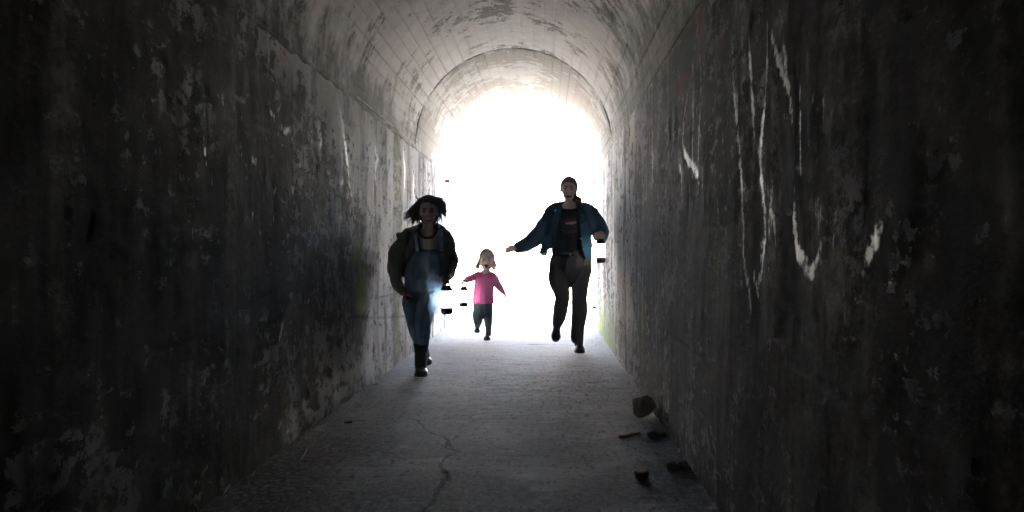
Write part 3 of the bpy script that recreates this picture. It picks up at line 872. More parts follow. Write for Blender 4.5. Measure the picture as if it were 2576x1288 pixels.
def hand(S, wrist, d, palm, side, size=.18, curl=(.5, .6, .5), spread=.10, thumb=.7):
    """palm, four fingers and a thumb; d: direction of fingers, palm: direction the palm faces, side: towards the thumb"""
    d = np.array(d, float); d /= np.linalg.norm(d)
    p = np.array(palm, float); p -= d * (p @ d); p /= np.linalg.norm(p)
    t = np.cross(d, p); t *= np.sign(t @ np.array(side, float)) or 1
    w = np.array(list(wrist), float); u = size / .18
    S.tube([w - d * .02 * u, w + d * .025 * u, w + d * .06 * u, w + d * .085 * u], [(.024 * u, .017 * u), (.032 * u, .016 * u), (.040 * u, .014 * u), (.038 * u, .012 * u)], ref=p)
    lens = (.072, .080, .075, .060)
    for i, l in enumerate(lens):
        o = (1.5 - i) * .0205 * u
        base = w + d * (.080 - .004 * abs(i - 1.2)) * u + t * o
        dd = d + t * (1.5 - i) * spread
        dd /= np.linalg.norm(dd)
        pts = [base - dd * .02 * u, base]; ang = 0; q = base
        for j, fr in enumerate((.45, .30, .25)):
            ang += curl[j]
            q = q + (dd * math.cos(ang) + p * math.sin(ang)) * l * u * fr
            pts.append(q)
        r = .0085 * u if i < 3 else .0075 * u
        S.tube(pts, [r, r * 1.02, r, r * .92, r * .8], ref=t, m=10, sub=4)
    b = w + d * .02 * u + t * .028 * u
    q1 = b + (d * .55 + t * .75 + p * .2) * .032 * u
    q2 = q1 + (d * .75 + t * (.55 - thumb * .5) + p * thumb) * .028 * u
    q3 = q2 + (d * .80 + t * (.25 - thumb * .6) + p * thumb) * .022 * u
    S.tube([b - t * .012 * u, b, q1, q2, q3], [.012 * u, .0125 * u, .0105 * u, .0095 * u, .0075 * u], ref=p, m=10, sub=4)
def shoe(toe, heel, ankle, top, w, rt, name, mat, parent, sole=True, tall=0, topr=None, up=(0, 0, 1)):
    """boot: foot from heel to toe with a shaft up to top; w half width"""
    toe, heel, ankle, top = [np.array(list(q), float) for q in (toe, heel, ankle, top)]
    up = np.array(up, float)
    f = toe - heel; f /= np.linalg.norm(f)
    S = Soup()
    a = heel + up * w * .75; b = toe + up * w * .55
    S.tube([a + f * w * .5, a * .6 + b * .4, a * .28 + b * .72, b - f * w * .6], [(w * .78, w * .72), (w * .84, w * .80), (w * 1.0, w * .62), (w * .84, w * .50)], ref=up)
    S.tube([a + f * w * .7, ankle, ankle * .45 + top * .55, top], [(w * .72, w * .85), (rt * .9, rt * .95), (topr or rt) * .97 if False else rt * .98, topr or rt], ref=-f, round_ends=(True, False))
    me = S.fuse(name, .006, 3)
    wrinkle(me, .0022, 30, seed=5)
    o = attach(me, name, mat, parent)
    if sole:
        nn = np.cross(f, up); nn /= np.linalg.norm(nn)
        V, F, m = [], [], 20
        L = np.linalg.norm(toe - heel)
        for z in (0.0, .016):
            for i in range(m):
                th = 2 * math.pi * i / m
                cx = math.cos(th); sy = math.sin(th)
                along = .5 * L * cx
                ww = w * (1.02 if cx > 0 else .86) * (1.03)
                V.append(heel + f * (.5 * L + along) + nn * sy * ww * (abs(sy) ** -.15 if abs(sy) > .05 else 1) + up * z)
        for i in range(m): F.append((i, (i + 1) % m, m + (i + 1) % m, m + i))
        F.append(tuple(range(m - 1, -1, -1))); F.append(tuple(range(m, 2 * m)))
        mesh_obj('sole', V, F, SOLE, o, smooth=False)
    return o
def button(c, r, mat, parent, n=(0, -1, 0)):
    n = np.array(n, float); n /= np.linalg.norm(n)
    S = Soup().tube([np.array(list(c)) - n * .002, np.array(list(c)) + n * .003], [r, r * .85], ref=(0, 0, 1), m=12, sub=2, round_ends=(False, False))
    return mesh_obj('button', np.vstack(S.v), S.f, mat, parent, smooth=False)
K = 2576 / 4096
def zoom(ox, oy, s):
    def q(x, y): return ((ox + x / s) * K, (oy + y / s) * K)
    return q
def unzoom(P, ox, oy, s):
    return (P / K - np.array((ox, oy))) * s

def scalp_strands(H, n, mode, seed, grow, a_max=1.75, y_lim=(-.062, .085), line=None):
    """strands lying on the skull: 'part' falls from a middle parting to both sides, 'back' is combed back from the brow"""
    r_ = np.random.RandomState(seed); out = []
    rx, ry, rz = .073 + grow, .091 + grow, .085 + grow
    for i in range(n):
        lift = r_.uniform(0.99, 1.045); P = []
        if mode == 'part':
            s = r_.choice((-1, 1)); y0 = r_.uniform(*y_lim); dr = r_.uniform(.0, .035); am = a_max * r_.uniform(.7, 1.05)
            for t in np.linspace(0, 1, 12):
                a = am * t; y = y0 + dr * t * t
                w = math.sqrt(max(.02, 1 - (y / ry) ** 2))
                P.append(H['L'](s * rx * lift * w * math.sin(a) + .006 * s * (t > .8), .024 + y, .032 + rz * lift * w * math.cos(a)))
        else:
            a = r_.uniform(-1.5, 1.5); b0 = -1.02 + .42 * abs(a) ** 1.4 + r_.uniform(-.05, .08)
            for t in np.linspace(0, 1, 12):
                b = b0 + (1.15 - b0) * t; aa = a * (1 + .25 * t)
                P.append(H['L'](rx * lift * math.cos(b) * math.sin(aa), .024 + ry * lift * math.sin(b), .032 + rz * lift * math.cos(b) * math.cos(aa)))
        out.append(P)
    return out

# ================================================================== LANTERNS
Ml = Mat('lantern_glow')
GLOW = Ml.set((.9, .9, .9), .4, emis=(.96, .97, 1.0), estr=.19)
BLACKP = plain('black_plastic', (.014, .014, .016), .45, .45, var=.35)
def revolve(prof, m=28):
    V, F = [], []
    for (r, z) in prof:
        for j in range(m):
            th = 2 * math.pi * j / m
            V.append((r * math.cos(th), r * math.sin(th), z))
    for i in range(len(prof) - 1):
        for j in range(m):
            F.append((i * m + j, i * m + (j + 1) % m, (i + 1) * m + (j + 1) % m, (i + 1) * m + j))
    F.append(tuple(range(m - 1, -1, -1))); F.append(tuple((len(prof) - 1) * m + j for j in range(m)))
    return np.array(V), F
GRIP = .238
def lantern(grip, label, rz=0.0, tilt=(0, 0)):
    e = empty('lantern', (0, 0, 0))
    def part(name, prof, mat):
        v, f = revolve(prof); return mesh_obj(name, v, f, mat, e)
    b = part('base', [(.034, 0), (.041, .006), (.0455, .020), (.0455, .050), (.0435, .052)], BLACKP)
    v, f = revolve([(.0462, .046), (.0468, .047), (.0468, .050), (.0462, .051)])
    mesh_obj('rim', v, f, BLACKP, b)
    part('globe', [(.0425, .0505), (.0440, .056), (.0445, .115), (.0440, .172), (.0425, .1785)], GLOW)
    c = part('cap', [(.0455, .178), (.0468, .182), (.0455, .190), (.037, .206), (.031, .217), (.027, .221), (.012, .222)], BLACKP)
    S = Soup()
    pts = [(math.cos(a) * .025, 0, .214 + math.sin(a) * .026) for a in np.linspace(-.1, math.pi + .1, 13)]
    S.tube(pts, [(.0075, .005)] * 13, ref=(0, 1, 0), m=8, sub=2)
    mesh_obj('handle', np.vstack(S.v), S.f, BLACKP, e)
    M = Matrix.Rotation(tilt[1], 3, 'Y') @ Matrix.Rotation(tilt[0], 3, 'X') @ Matrix.Rotation(rz, 3, 'Z')
    e.rotation_euler = M.to_euler()
    e.location = Vector(grip) - M @ Vector((0, 0, GRIP))
    tag(e, label, 'lantern', 'lit camping lanterns carried by the runners')
    return e

# ================================================================== WOMAN
YW = 11.66
z4 = zoom(2000, 680, 1546 / 480); r5 = zoom(2000, 980, 1315 / 480)
def A(q, d=0.0): return at(q[0], q[1], YW + d)
base = on_floor(*r5(862, 1195)); woman = empty('person', (base.x, YW + .12, 0))
tag(woman, 'laughing adult running in dark teal button jacket, black lips-print shirt and dark trousers', 'person')
T_ = .10            # depth of the torso line
DENIM_TEAL = cloth('teal_jacket', (.014, .046, .074), (.025, .072, .108), 7, 320)
BLACKSHIRT = cloth('black_shirt', (.010, .010, .011), (.017, .016, .017), 10, 240)
PRINT_RED = plain('print_red', (.14, .02, .025), .8, .1); PRINT_WHITE = plain('print_white', (.32, .31, .30), .8, .1); PRINT_GREY = plain('print_grey', (.03, .027, .03), .8, .1)
Mcd = Mat('charcoal_corduroy'); pc = Mcd.objpos()
rib = Mcd.wave(Mcd.map(pc, (1, 0, 0)), 120, 0)
nz_ = Mcd.noise(pc, 8, 5, .6)
Mcd.bump(Mcd.op('ADD', Mcd.op('MULTIPLY', rib, .5), nz_), .4, .004)
CORD = Mcd.set(Mcd.mix(nz_, (.042, .039, .036), (.080, .073, .067)), .95, spec=.1)
hd = A(z4(886, 252), -.02)
# body
S = Soup()
H = head(S, hd, .222, yaw=-.05, pitch=-.04, roll=.05, jaw=.012)
S.tube([A(z4(893, 330), .06), A(z4(897, 430), .06), A(z4(900, 500), T_ - .01)], [(.050, .052), (.047, .050), (.062, .058)])
S.tube([A(z4(900, 500), T_), A(z4(898, 600), T_), A(z4(893, 800), T_), A(z4(890, 1000), T_ + .01), A(r5(790, 200), T_ + .02)], [(.10, .065), (.15, .095), (.145, .10), (.135, .095), (.16, .11)])
LSH, LEL, LWR = A(z4(700, 545), T_), A(z4(510, 835), T_ - .02), A(z4(195, 1012), T_ - .14)
S.tube([LSH, LEL, A(z4(340, 940), T_ - .08), LWR], [.052, .045, .040, .028])
hand(S, LWR, (-.92, -.30, -.18), (-.15, -.75, -.65), (-.2, -.6, .7), .178, curl=(.0, .30, .35), spread=.30, thumb=.3)
RSH, REL, RWR = A(z4(1130, 545), T_), A(z4(1300, 825), T_ + .12), A(z4(1306, 822), T_ - .10)
S.tube([RSH, REL, RWR], [.052, .045, .028])
GRW = A(z4(1291, 868), T_ - .185)
hand(S, RWR + Vector((0, .0, .006)), (-.06, -.85, -.12), (-.15, 0, -1), (-1, 0, 0), .172, curl=(.75, 1.2, .9), spread=.02, thumb=.9)
S.tube([A(r5(700, 230), T_ + .02), A(r5(672, 440), T_ - .03), A(r5(668, 680), T_ - .06), A(r5(645, 780), T_ + .08)], [.070, .060, .042, .030])
S.tube([A(r5(880, 230), T_ + .02), A(r5(872, 440), T_), A(r5(868, 660), T_ - .01), A(r5(858, 1040), T_ + .05)], [.070, .060, .042, .026])
me = S.fuse('body', .005, 3)
MOUTH_W = (.003, -.064, .030, .0155)
mi = face_work(me, H, MOUTH_W, lambda x: .066 - 7.5 * x ** 2)
for m_ in (SKIN_W, LIPS, MOUTH, HAIR_W): me.materials.append(m_)
me.polygons.foreach_set('material_index', mi)
attach(me, 'body', [SKIN_W, LIPS, MOUTH, HAIR_W], woman)
eyes_and_teeth(H, MOUTH_W, woman, True, SKIN_W, BROW_D)
# hair: swept back close to the skull, low tail falling over one shoulder
def hair_cap(H, grow, line, name='hair'):
    """scalp shell: ellipsoid over the skull with the face left free; line(x,z)->True where hair covers"""
    S = Soup(); k = H['k']; L = H['L']
    S.ball(L(0, .024, .032), tuple(np.array((.073 + grow, .091 + grow, .085 + grow)) * k), H['R'], m=36, k=26)
    return S
S = hair_cap(H, .007, None)
S.tube([H['L'](.040, .070, -.02), H['L'](.058, .072, -.055), H['L'](.062, .050, -.085)], [.034, .026, .030])
S.tube([H['L'](.060, .050, -.072), H['L'](.088, .028, -.080), H['L'](.108, .01, -.088), H['L'](.122, .0, -.112)], [.018, .025, .022, .010])
me = S.fuse('hair', .005, 2)
v = co(me); q = ((v - H['c']) @ H['R']) / H['k']
wrinkle(me, .004, 26, (1, .5, .5), seed=3)
facez = .058 - .9 * np.abs(q[:, 0]) ** 1.3
keep = ~((q[:, 1] < -.010) & (q[:, 2] < .090 - 7.5 * q[:, 0] ** 2) & (np.abs(q[:, 0]) < .080) & ~((q[:, 0] > .068) & (q[:, 1] > -.03)))
keep &= ~((q[:, 2] < -.045) & (q[:, 1] < .02) & (np.abs(q[:, 0]) < .072))
cut(me, keep)
ho = attach(me, 'hair', HAIR_W, woman); thicken(ho, .003)
rs = np.random.RandomState(5); st = []
for i in range(46):                                   # loose wisps along the hairline and tail
    s_ = rs.choice((-1, -1, 1)); z0 = rs.uniform(-.05, .06); y0 = rs.uniform(-.01, .05)
    p0 = np.array((s_ * .076, y0, z0)); d_ = np.array((s_ * rs.uniform(.1, .5), rs.uniform(-.1, .3), -rs.uniform(.3, 1)))
    l = rs.uniform(.02, .05)
    st.append([H['L'](*(p0 + d_ * l * t + np.array((s_ * .01 * t * t, 0, -.008 * t * t)))) for t in np.linspace(0, 1, 6)])
for i in range(60):
    a = rs.uniform(0, 6.28); p0 = np.array((.075 + rs.uniform(-.01, .03), .04, -.075 + rs.uniform(-.015, .015)))
    st.append([H['L'](*(p0 + np.array((.045 * t + .012 * math.cos(a) * t, -.03 * t, -.05 * t * t - .012 * t + .012 * math.sin(a) * t)))) for t in np.linspace(0, 1, 7)])
V, F = ribbon_tubes(st, .0022, .0008)
V2, F2 = ribbon_tubes(scalp_strands(H, 260, 'back', 3, .008), .0026, .0012); F += [tuple(i + len(V) for i in f) for f in F2]; V += V2
mesh_obj('hair_wisps', V, F, HAIR_W, woman)['kind'] = 'stuff'
# shirt
S = Soup()
S.tube([A(z4(899, 505), T_), A(z4(898, 560), T_), A(z4(894, 700), T_ - .005), A(z4(892, 850), T_ - .005), A(z4(890, 1000), T_), A(z4(888, 1075), T_ + .01)], [(.105, .07), (.165, .100), (.172, .118), (.165, .112), (.168, .116), (.165, .115)])
for a_ in (LSH, RSH): S.tube([A(z4(898, 555), T_), a_], [.065, .062])
me = S.fuse('shirt', .0055, 4)
wrinkle(me, .004, 9, (1, 1, .8), seed=11)
v = co(me); P = unzoom(project(v), 2000, 680, 1546 / 480)
cut(me, ~((P[:, 1] < 500 - .0016 * (P[:, 0] - 895) ** 2) & (np.abs(P[:, 0] - 895) < 88)))
cen = np.empty(len(me.polygons) * 3, np.float32); me.polygons.foreach_get('center', cen); cen = cen.reshape(-1, 3)
P = unzoom(project(cen), 2000, 680, 1546 / 480)
front = cen[:, 1] < YW + T_
mi = np.zeros(len(cen), np.int32)
mi[front & inpoly(P, [(780, 700), (830, 640), (885, 605), (925, 622), (960, 602), (1010, 650), (1030, 700), (1015, 770), (960, 815), (880, 812), (820, 780)])] = 3
mi[front & inpoly(P, [(800, 690), (840, 642), (885, 612), (925, 628), (965, 610), (1005, 655), (1015, 690), (985, 660), (930, 662), (850, 672)])] = 1
mi[front & inpoly(P, [(838, 682), (900, 668), (985, 655), (985, 692), (930, 700), (850, 700)])] = 2
mi[front & inpoly(P, [(770, 745), (820, 775), (900, 785), (1015, 768), (985, 805), (900, 820), (820, 800)])] = 1
for m_ in (BLACKSHIRT, PRINT_RED, PRINT_WHITE, PRINT_GREY): me.materials.append(m_)
me.polygons.foreach_set('material_index', mi)
o = attach(me, 'shirt', [BLACKSHIRT, PRINT_RED, PRINT_WHITE, PRINT_GREY], woman)
o['label'] = 'black shirt with a printed pair of open red lips'
# trousers
S = Soup()
S.tube([A(z4(890, 1040), T_ + .01), A(r5(793, 110), T_ + .02), A(r5(772, 220), T_ + .03), A(r5(768, 320), T_ + .03)], [(.176, .118), (.186, .128), (.200, .142), (.196, .130)])
S.tube([A(r5(660, 260), T_ + .02), A(r5(648, 380), T_ - .01), A(r5(682, 560), T_ - .07), A(r5(668, 670), T_ - .09), A(r5(655, 760), T_ + .06), A(r5(632, 850), T_ + .17)], [.100, .101, .069, .066, .064, .050])
S.tube([A(r5(898, 260), T_ + .02), A(r5(878, 400), T_ + .0), A(r5(870, 560), T_ - .02), A(r5(872, 720), T_ - .02), A(r5(858, 870), T_), A(r5(850, 1010), T_ + .02), A(r5(852, 1060), T_ + .03)], [.100, .086, .073, .073, .064, .060, .050], round_ends=(True, False))
me = S.fuse('trousers', .006, 4)
wrinkle(me, .0055, 9, (1, 1, .55), seed=21, mask=lambda v: .35 + .65 * sstep(.75, .35, v[:, 2]))
tro = attach(me, 'trousers', CORD, woman)
button(A(z4(905, 1090), T_ - .122), .011, BUTTON, tro)
S = Soup(); wb = [A(z4(890 + 185 * math.sin(a), 1062 + 8 * math.cos(a)), T_ + .012 - .124 * math.cos(a)) for a in np.linspace(-1.5, 1.5, 15)]
S.tube(wb, [(.020, .0045)] * 15, ref=(0, -1, 0), m=8, sub=2); mesh_obj('waistband', np.vstack(S.v), S.f, CORD, tro)
# boots
shoe(A(r5(878, 1190), -.0), A(r5(866, 1150), .21), A(r5(862, 1090), T_ + .06), A(r5(855, 960), T_ + .03), .048, .047, 'boot', LEATHER, woman)
tz = A(r5(608, 1062), T_ + .25)
shoe(tz, A(r5(622, 905), T_ + .36), A(r5(625, 890), T_ + .27), A(r5(640, 790), T_ + .12), .046, .043, 'boot', LEATHER, woman, up=(0, -.86, .5))
# jacket
S = Soup()
S.tube([A(z4(905, 470), T_ + .03), A(z4(905, 540), T_ + .01), A(z4(900, 660), T_), A(z4(895, 820), T_), A(z4(890, 960), T_), A(z4(895, 1180), T_ + .01)], [(.095, .075), (.190, .118), (.202, .140), (.205, .142), (.212, .148), (.220, .155)])
S.tube([A(z4(760, 520), T_), A(z4(690, 560), T_), A(z4(595, 700), T_ - .01), A(z4(500, 838), T_ - .03), A(z4(370, 938), T_ - .08), A(z4(250, 998), T_ - .12), A(z4(200, 1012), T_ - .135)], [.075, .080, .075, .074, .066, .048, .036], round_ends=(True, False))
S.tube([A(z4(1060, 520), T_), A(z4(1135, 560), T_), A(z4(1235, 690), T_ + .06), A(z4(1292, 815), T_ + .12), A(z4(1300, 835), T_ + .02), A(z4(1305, 830), T_ - .075)], [.075, .082, .078, .075, .062, .042])
S.tube([A(z4(640, 880), T_ - .06), A(z4(585, 980), T_ - .10), A(z4(546, 1082), T_ - .13)], [(.062, .018), (.046, .014), (.036, .012)])      # flying front corner
me = S.fuse('jacket', .0065, 5)
wrinkle(me, .010, 6, (1, 1, .9), seed=31); wrinkle(me, .004, 15, (1, 1, 1.2), seed=32)
v = co(me); P = unzoom(project(v), 2000, 680, 1546 / 480)
frontv = v[:, 1] < YW + T_ - .03
op = inpoly(P, [(805, 380), (812, 440), (790, 560), (745, 800), (690, 1010), (672, 1260), (1112, 1260), (1100, 1170), (1052, 1000), (1035, 800), (1012, 600), (985, 440), (990, 380)])
hem = np.interp(P[:, 0], [480, 598, 612, 690, 1040, 1060, 1110, 1210, 1260], [1130, 1118, 1035, 1008, 1000, 1040, 1165, 1045, 1000])
neckhole = (P[:, 1] < 470) & (np.abs(P[:, 0] - 900) < 105) & (v[:, 1] < YW + T_ + .05)
keep = ~(frontv & op) & ~((P[:, 1] > hem) & ~((P[:, 0] < 470)) & ~((P[:, 0] > 1215))) & ~neckhole
keep &= ~((v[:, 1] > YW + T_ - .03) & (P[:, 1] > 1010) & (P[:, 0] > 640))
cut(me, keep)
jo = attach(me, 'jacket', DENIM_TEAL, woman); thicken(jo, .006)
for (bx, by, dd) in ((1040, 885, -.150), (1072, 1015, -.155), (715, 522, -.09), (1160, 460, -.06), (575, 1078, -.150)):
    button(A(z4(bx, by), T_ + dd), .010, BUTTON, jo)
button(A(z4(205, 1015), T_ - .180), .011, BUTTON, jo)
S = Soup(); col = [A(z4(900 + 118 * math.sin(a), 470 - 26 * math.cos(a) * -1 + 22), T_ + .02 - .085 * math.cos(a)) for a in np.linspace(1.0, 2 * math.pi - 1.0, 17)]
S.tube(col, [(.024, .006)] * 17, ref=(0, 0, 1), m=8, sub=2); 
mesh_obj('collar', np.vstack(S.v), S.f, DENIM_TEAL, jo)
lantern(GRW, 'lit lantern in the hand of the adult in teal jacket', .4, (0.0, -.03))

# ================================================================== GIRL
YG = 9.45
ga = zoom(1500, 740, 3.22); gb = zoom(1500, 1100, 1171 / 400)
def A(q, d=0.0): return at(q[0], q[1], YG + d)
base = on_floor(*gb(540, 1200)); girl = empty('person', (base.x, YG + .10, 0))
tag(girl, 'girl with flying brown hair running in blue denim overalls, grey-green hoodie and black rubber boots', 'person')
T_ = .10
HOOD = cloth('olive_hoodie', (.17, .178, .155), (.28, .29, .255), 8, 260)
Mdn = Mat('blue_denim'); pd = Mdn.objpos()
n1 = Mdn.noise(Mdn.map(pd, (1, 1, .5)), 11, 5, .65); n2 = Mdn.noise(Mdn.map(pd, (1, 1, .3)), 240, 2, .6)
Mdn.bump(Mdn.op('ADD', n1, Mdn.op('MULTIPLY', n2, .5)), .45, .004)
DENIM = Mdn.set(Mdn.mix(Mdn.op('MULTIPLY', n2, .4), Mdn.mix(Mdn.step(.35, .65, n1), (.18, .28, .41), (.31, .44, .57)), (.09, .14, .20)), .9, spec=.12)
TEE = cloth('pale_tee', (.55, .52, .49), (.68, .65, .62), 8, 200)
TRIM = cloth('dark_red_trim', (.30, .05, .06), (.38, .07, .08), 10, 200)
hd = A(ga(692, 342), -.03)
S = Soup()
H = head(S, hd, .213, yaw=.02, pitch=.03, roll=-.01, jaw=.004)
S.tube([A(ga(690, 450), .05), A(ga(686, 560), .06), A(ga(684, 640), T_)], [(.046, .048), (.043, .046), (.055, .050)])
S.tube([A(ga(684, 620), T_), A(ga(684, 740), T_), A(ga(670, 950), T_), A(ga(640, 1150), T_), A(gb(560, 200), T_ + .01)], [(.080, .05), (.115, .070), (.105, .070), (.098, .068), (.095, .075)])
LSH, LEL, LWR = A(ga(440, 680), T_), A(ga(275, 1050), T_ + .05), A(gb(335, 205), T_ - .05)
S.tube([LSH, LEL, LWR], [.042, .036, .023])
hand(S, LWR, (.32, -.25, -.95), (.9, .1, .2), (.1, -1, 0), .150, curl=(1.0, 1.3, .9), spread=.02, thumb=.9)
RSH, REL, RWR = A(ga(900, 690), T_), A(ga(985, 1000), T_ + .14), A(ga(938, 1172), T_ - .01)
S.tube([RSH, REL, RWR], [.042, .036, .024])
GRG = A(ga(920, 1262), T_ - .095)
hand(S, RWR, (-.10, -.80, -.30), (-.2, .1, -1), (-1, 0, 0), .150, curl=(.75, 1.2, .9), spread=.02, thumb=.9)
S.tube([A(gb(480, 220), T_ + .01), A(gb(440, 370), T_), A(gb(466, 575), T_ - .02), A(gb(545, 800), T_ + .22)], [.052, .044, .032, .022])
S.tube([A(gb(630, 220), T_ + .01), A(gb(598, 380), T_ - .08), A(gb(565, 570), T_ - .10), A(gb(540, 1050), T_ + .01)], [.052, .044, .032, .024])
me = S.fuse('body', .0048, 3)
MOUTH_G = (0.0, -.066, .022, .009)
mi = face_work(me, H, MOUTH_G, lambda x: .072 - 6.0 * (x + .010) ** 2)
for m_ in (SKIN_G, LIPS, MOUTH, HAIR_G): me.materials.append(m_)
me.polygons.foreach_set('material_index', mi)
attach(me, 'body', [SKIN_G, LIPS, MOUTH, HAIR_G], girl)
eyes_and_teeth(H, MOUTH_G, girl, True, SKIN_G, BROW_D)
# hair: cap plus locks thrown out to both sides by the run
S = hair_cap(H, .009, None)
S.ball(H['L'](0, .055, -.03), tuple(np.array((.080, .05, .075)) * H['k']))
me = S.fuse('hair', .005, 2)
wrinkle(me, .004, 24, (1, .5, .6), seed=6)
v = co(me); q = ((v - H['c']) @ H['R']) / H['k']
keep = ~((q[:, 1] < -.005) & (q[:, 2] < .092 - 6.0 * (q[:, 0] + .012) ** 2) & (np.abs(q[:, 0]) < .075))
cut(me, keep)
ho = attach(me, 'hair', HAIR_G, girl); thicken(ho, .003)
rs = np.random.RandomState(12); st = []
def lock(p0, ctrl, n, spread, curl, short=.5):
    C = catmull([p0] + ctrl, 6)
    for i in range(n):
        off = rs.normal(0, 1, 3) * spread; ph = rs.uniform(0, 6.28); am = rs.uniform(.3, 1) * curl; L = rs.uniform(short, 1.0)
        m_ = max(8, int(len(C) * min(1, L)))
        o_ = []
        for j in range(m_):
            t = j / (len(C) - 1)
            w_ = np.array((math.cos(ph + 9 * t), 0.6 * math.sin(ph + 7 * t), math.sin(ph + 9 * t))) * am * t * t
            o_.append(C[j] + off * (.35 + 1.9 * t * t) + w_)
        st.append(o_)
G = lambda x, y, d=0.0: np.array(A(ga(x, y), .035 + d))
for (pts, n, sp, cu) in (
        ([(660, 158), (590, 180), (535, 240), (470, 330), (415, 395), (393, 430)], 60, .008, .012), ([(640, 165), (575, 210), (525, 290), (470, 370), (420, 405), (400, 398)], 50, .008, .012),
        ([(610, 190), (575, 250), (530, 330), (490, 420), (465, 470), (490, 500)], 50, .007, .013), ([(600, 220), (572, 310), (555, 400), (535, 460), (505, 500)], 40, .007, .010),
        ([(600, 190), (560, 185), (538, 158), (548, 148)], 6, .004, .008), ([(588, 260), (572, 360), (566, 440), (566, 500), (575, 545)], 34, .006, .006),
        ([(700, 155), (770, 180), (840, 215), (890, 255), (930, 290), (948, 268)], 44, .007, .014), ([(720, 160), (790, 200), (850, 270), (905, 330), (952, 362), (970, 402)], 56, .008, .014),
        ([(760, 180), (806, 240), (850, 320), (900, 372), (940, 402), (955, 412)], 50, .008, .012), ([(780, 210), (812, 290), (842, 360), (872, 412), (905, 440)], 40, .007, .012),
        ([(800, 250), (818, 330), (836, 410), (852, 470), (872, 492)], 26, .006, .010), ([(806, 320), (806, 400), (805, 480), (806, 545), (822, 578)], 12, .003, .003), ([(690, 152), (780, 165), (850, 182), (905, 235), (940, 250)], 22, .006, .010),
        ([(670, 160), (620, 175), (596, 215), (585, 270), (578, 330)], 40, .006, .003), ([(690, 158), (750, 172), (795, 215), (808, 270), (812, 330)], 40, .006, .003)):
    lock(G(*pts[0]), [G(*p) for p in pts[1:]], int(n * .85), sp * 1.2, cu * 1.4)
st += scalp_strands(H, 300, 'part', 8, .011, 1.8, (-.068, .085))
V, F = ribbon_tubes(st, .0030, .0008); mesh_obj('hair_locks', V, F, HAIR_G, girl)['kind'] = 'stuff'
# tee shirt and neckband
S = Soup()
S.tube([A(ga(684, 625), T_), A(ga(684, 680), T_), A(ga(680, 820), T_), A(ga(670, 1000), T_)], [(.090, .062), (.138, .088), (.135, .094), (.128, .090)])
for a_ in (LSH, RSH): S.tube([A(ga(684, 690), T_), a_], [.052, .050])
me = S.fuse('shirt', .0055, 4); wrinkle(me, .004, 10, seed=41)
v = co(me); P = unzoom(project(v), 1500, 740, 3.22)
cut(me, ~((P[:, 1] < 690 - .0075 * (P[:, 0] - 676) ** 2) & (v[:, 1] < YG + T_ + .03)))
tee = attach(me, 'shirt', TEE, girl)
S = Soup(); nb = [A(ga(676 + 122 * math.sin(a), 575 + 112 * math.cos(a)), T_ - .012 - .082 * math.cos(a) ** 1) for a in np.linspace(-1.75, 1.75, 21)]
S.tube(nb, [.0075] * 21, m=8, sub=2); mesh_obj('neckband', np.vstack(S.v), S.f, TRIM, tee)
# overalls
S = Soup()
S.tube([A(ga(668, 830), T_ - .004), A(ga(655, 1000), T_ - .004), A(ga(630, 1150), T_), A(gb(570, 80), T_ + .01), A(gb(556, 190), T_ + .01)], [(.134, .098), (.142, .102), (.140, .104), (.140, .108), (.136, .108)], round_ends=(False, True))
S.tube([A(gb(470, 200), T_ + .01), A(gb(440, 330), T_ + .01), A(gb(452, 460), T_), A(gb(468, 575), T_ - .02), A(gb(505, 680), T_ + .08), A(gb(545, 800), T_ + .22)], [.082, .074, .064, .058, .055, .048])
S.tube([A(gb(640, 200), T_ + .01), A(gb(610, 330), T_ - .07), A(gb(588, 450), T_ - .11), A(gb(566, 560), T_ - .11), A(gb(556, 680), T_ - .05), A(gb(546, 800), T_ - .02)], [.080, .073, .066, .059, .055, .052])
me = S.fuse('overalls', .006, 4); wrinkle(me, .007, 9, (1, 1, 1.1), seed=51); wrinkle(me, .003, 22, (1, 1, 1.6), seed=52)
v = co(me); P = unzoom(project(v), 1500, 740, 3.22)
cut(me, ~((P[:, 1] < 815) | ((P[:, 1] < 1020) & (np.abs(P[:, 0] - 665 + .25 * (P[:, 1] - 815)) > 185 + .35 * (P[:, 1] - 815)))))
ov = attach(me, 'overalls', DENIM, girl); thicken(ov, .005)
for pts in ([(545, 850), (530, 740), (520, 640), (540, 585)], [(850, 850), (852, 740), (850, 640), (830, 585)]):
    S = Soup(); dd = (-.115, -.100, -.080, .0)
    S.tube([A(ga(x, y), T_ + d) for (x, y), d in zip(pts, dd)], [(.021, .0035)] * 4, m=8); st_ = mesh_obj('strap', np.vstack(S.v), S.f, DENIM, ov)
    button(A(ga(pts[0][0], pts[0][1] - 12), T_ - .121), .010, BUTTON, st_)
S = Soup(); S.tube([A(ga(560, 900), T_ - .106), A(ga(680, 905), T_ - .116), A(ga(790, 900), T_ - .100)], [(.004, .003)] * 3, m=6); mesh_obj('pocket_hem', np.vstack(S.v), S.f, DENIM, ov)
# rubber boots
shoe(A(gb(545, 1196), .0), A(gb(535, 1150), .21), A(gb(536, 1075), T_ + .02), A(gb(540, 792), T_ - .03), .050, .050, 'boot', RUBBER, girl, topr=.060)
shoe(A(gb(612, 1064), T_ + .30), A(gb(588, 985), T_ + .46), A(gb(585, 940), T_ + .39), A(gb(545, 780), T_ + .20), .046, .046, 'boot', RUBBER, girl, topr=.054, up=(0, -.75, .66))
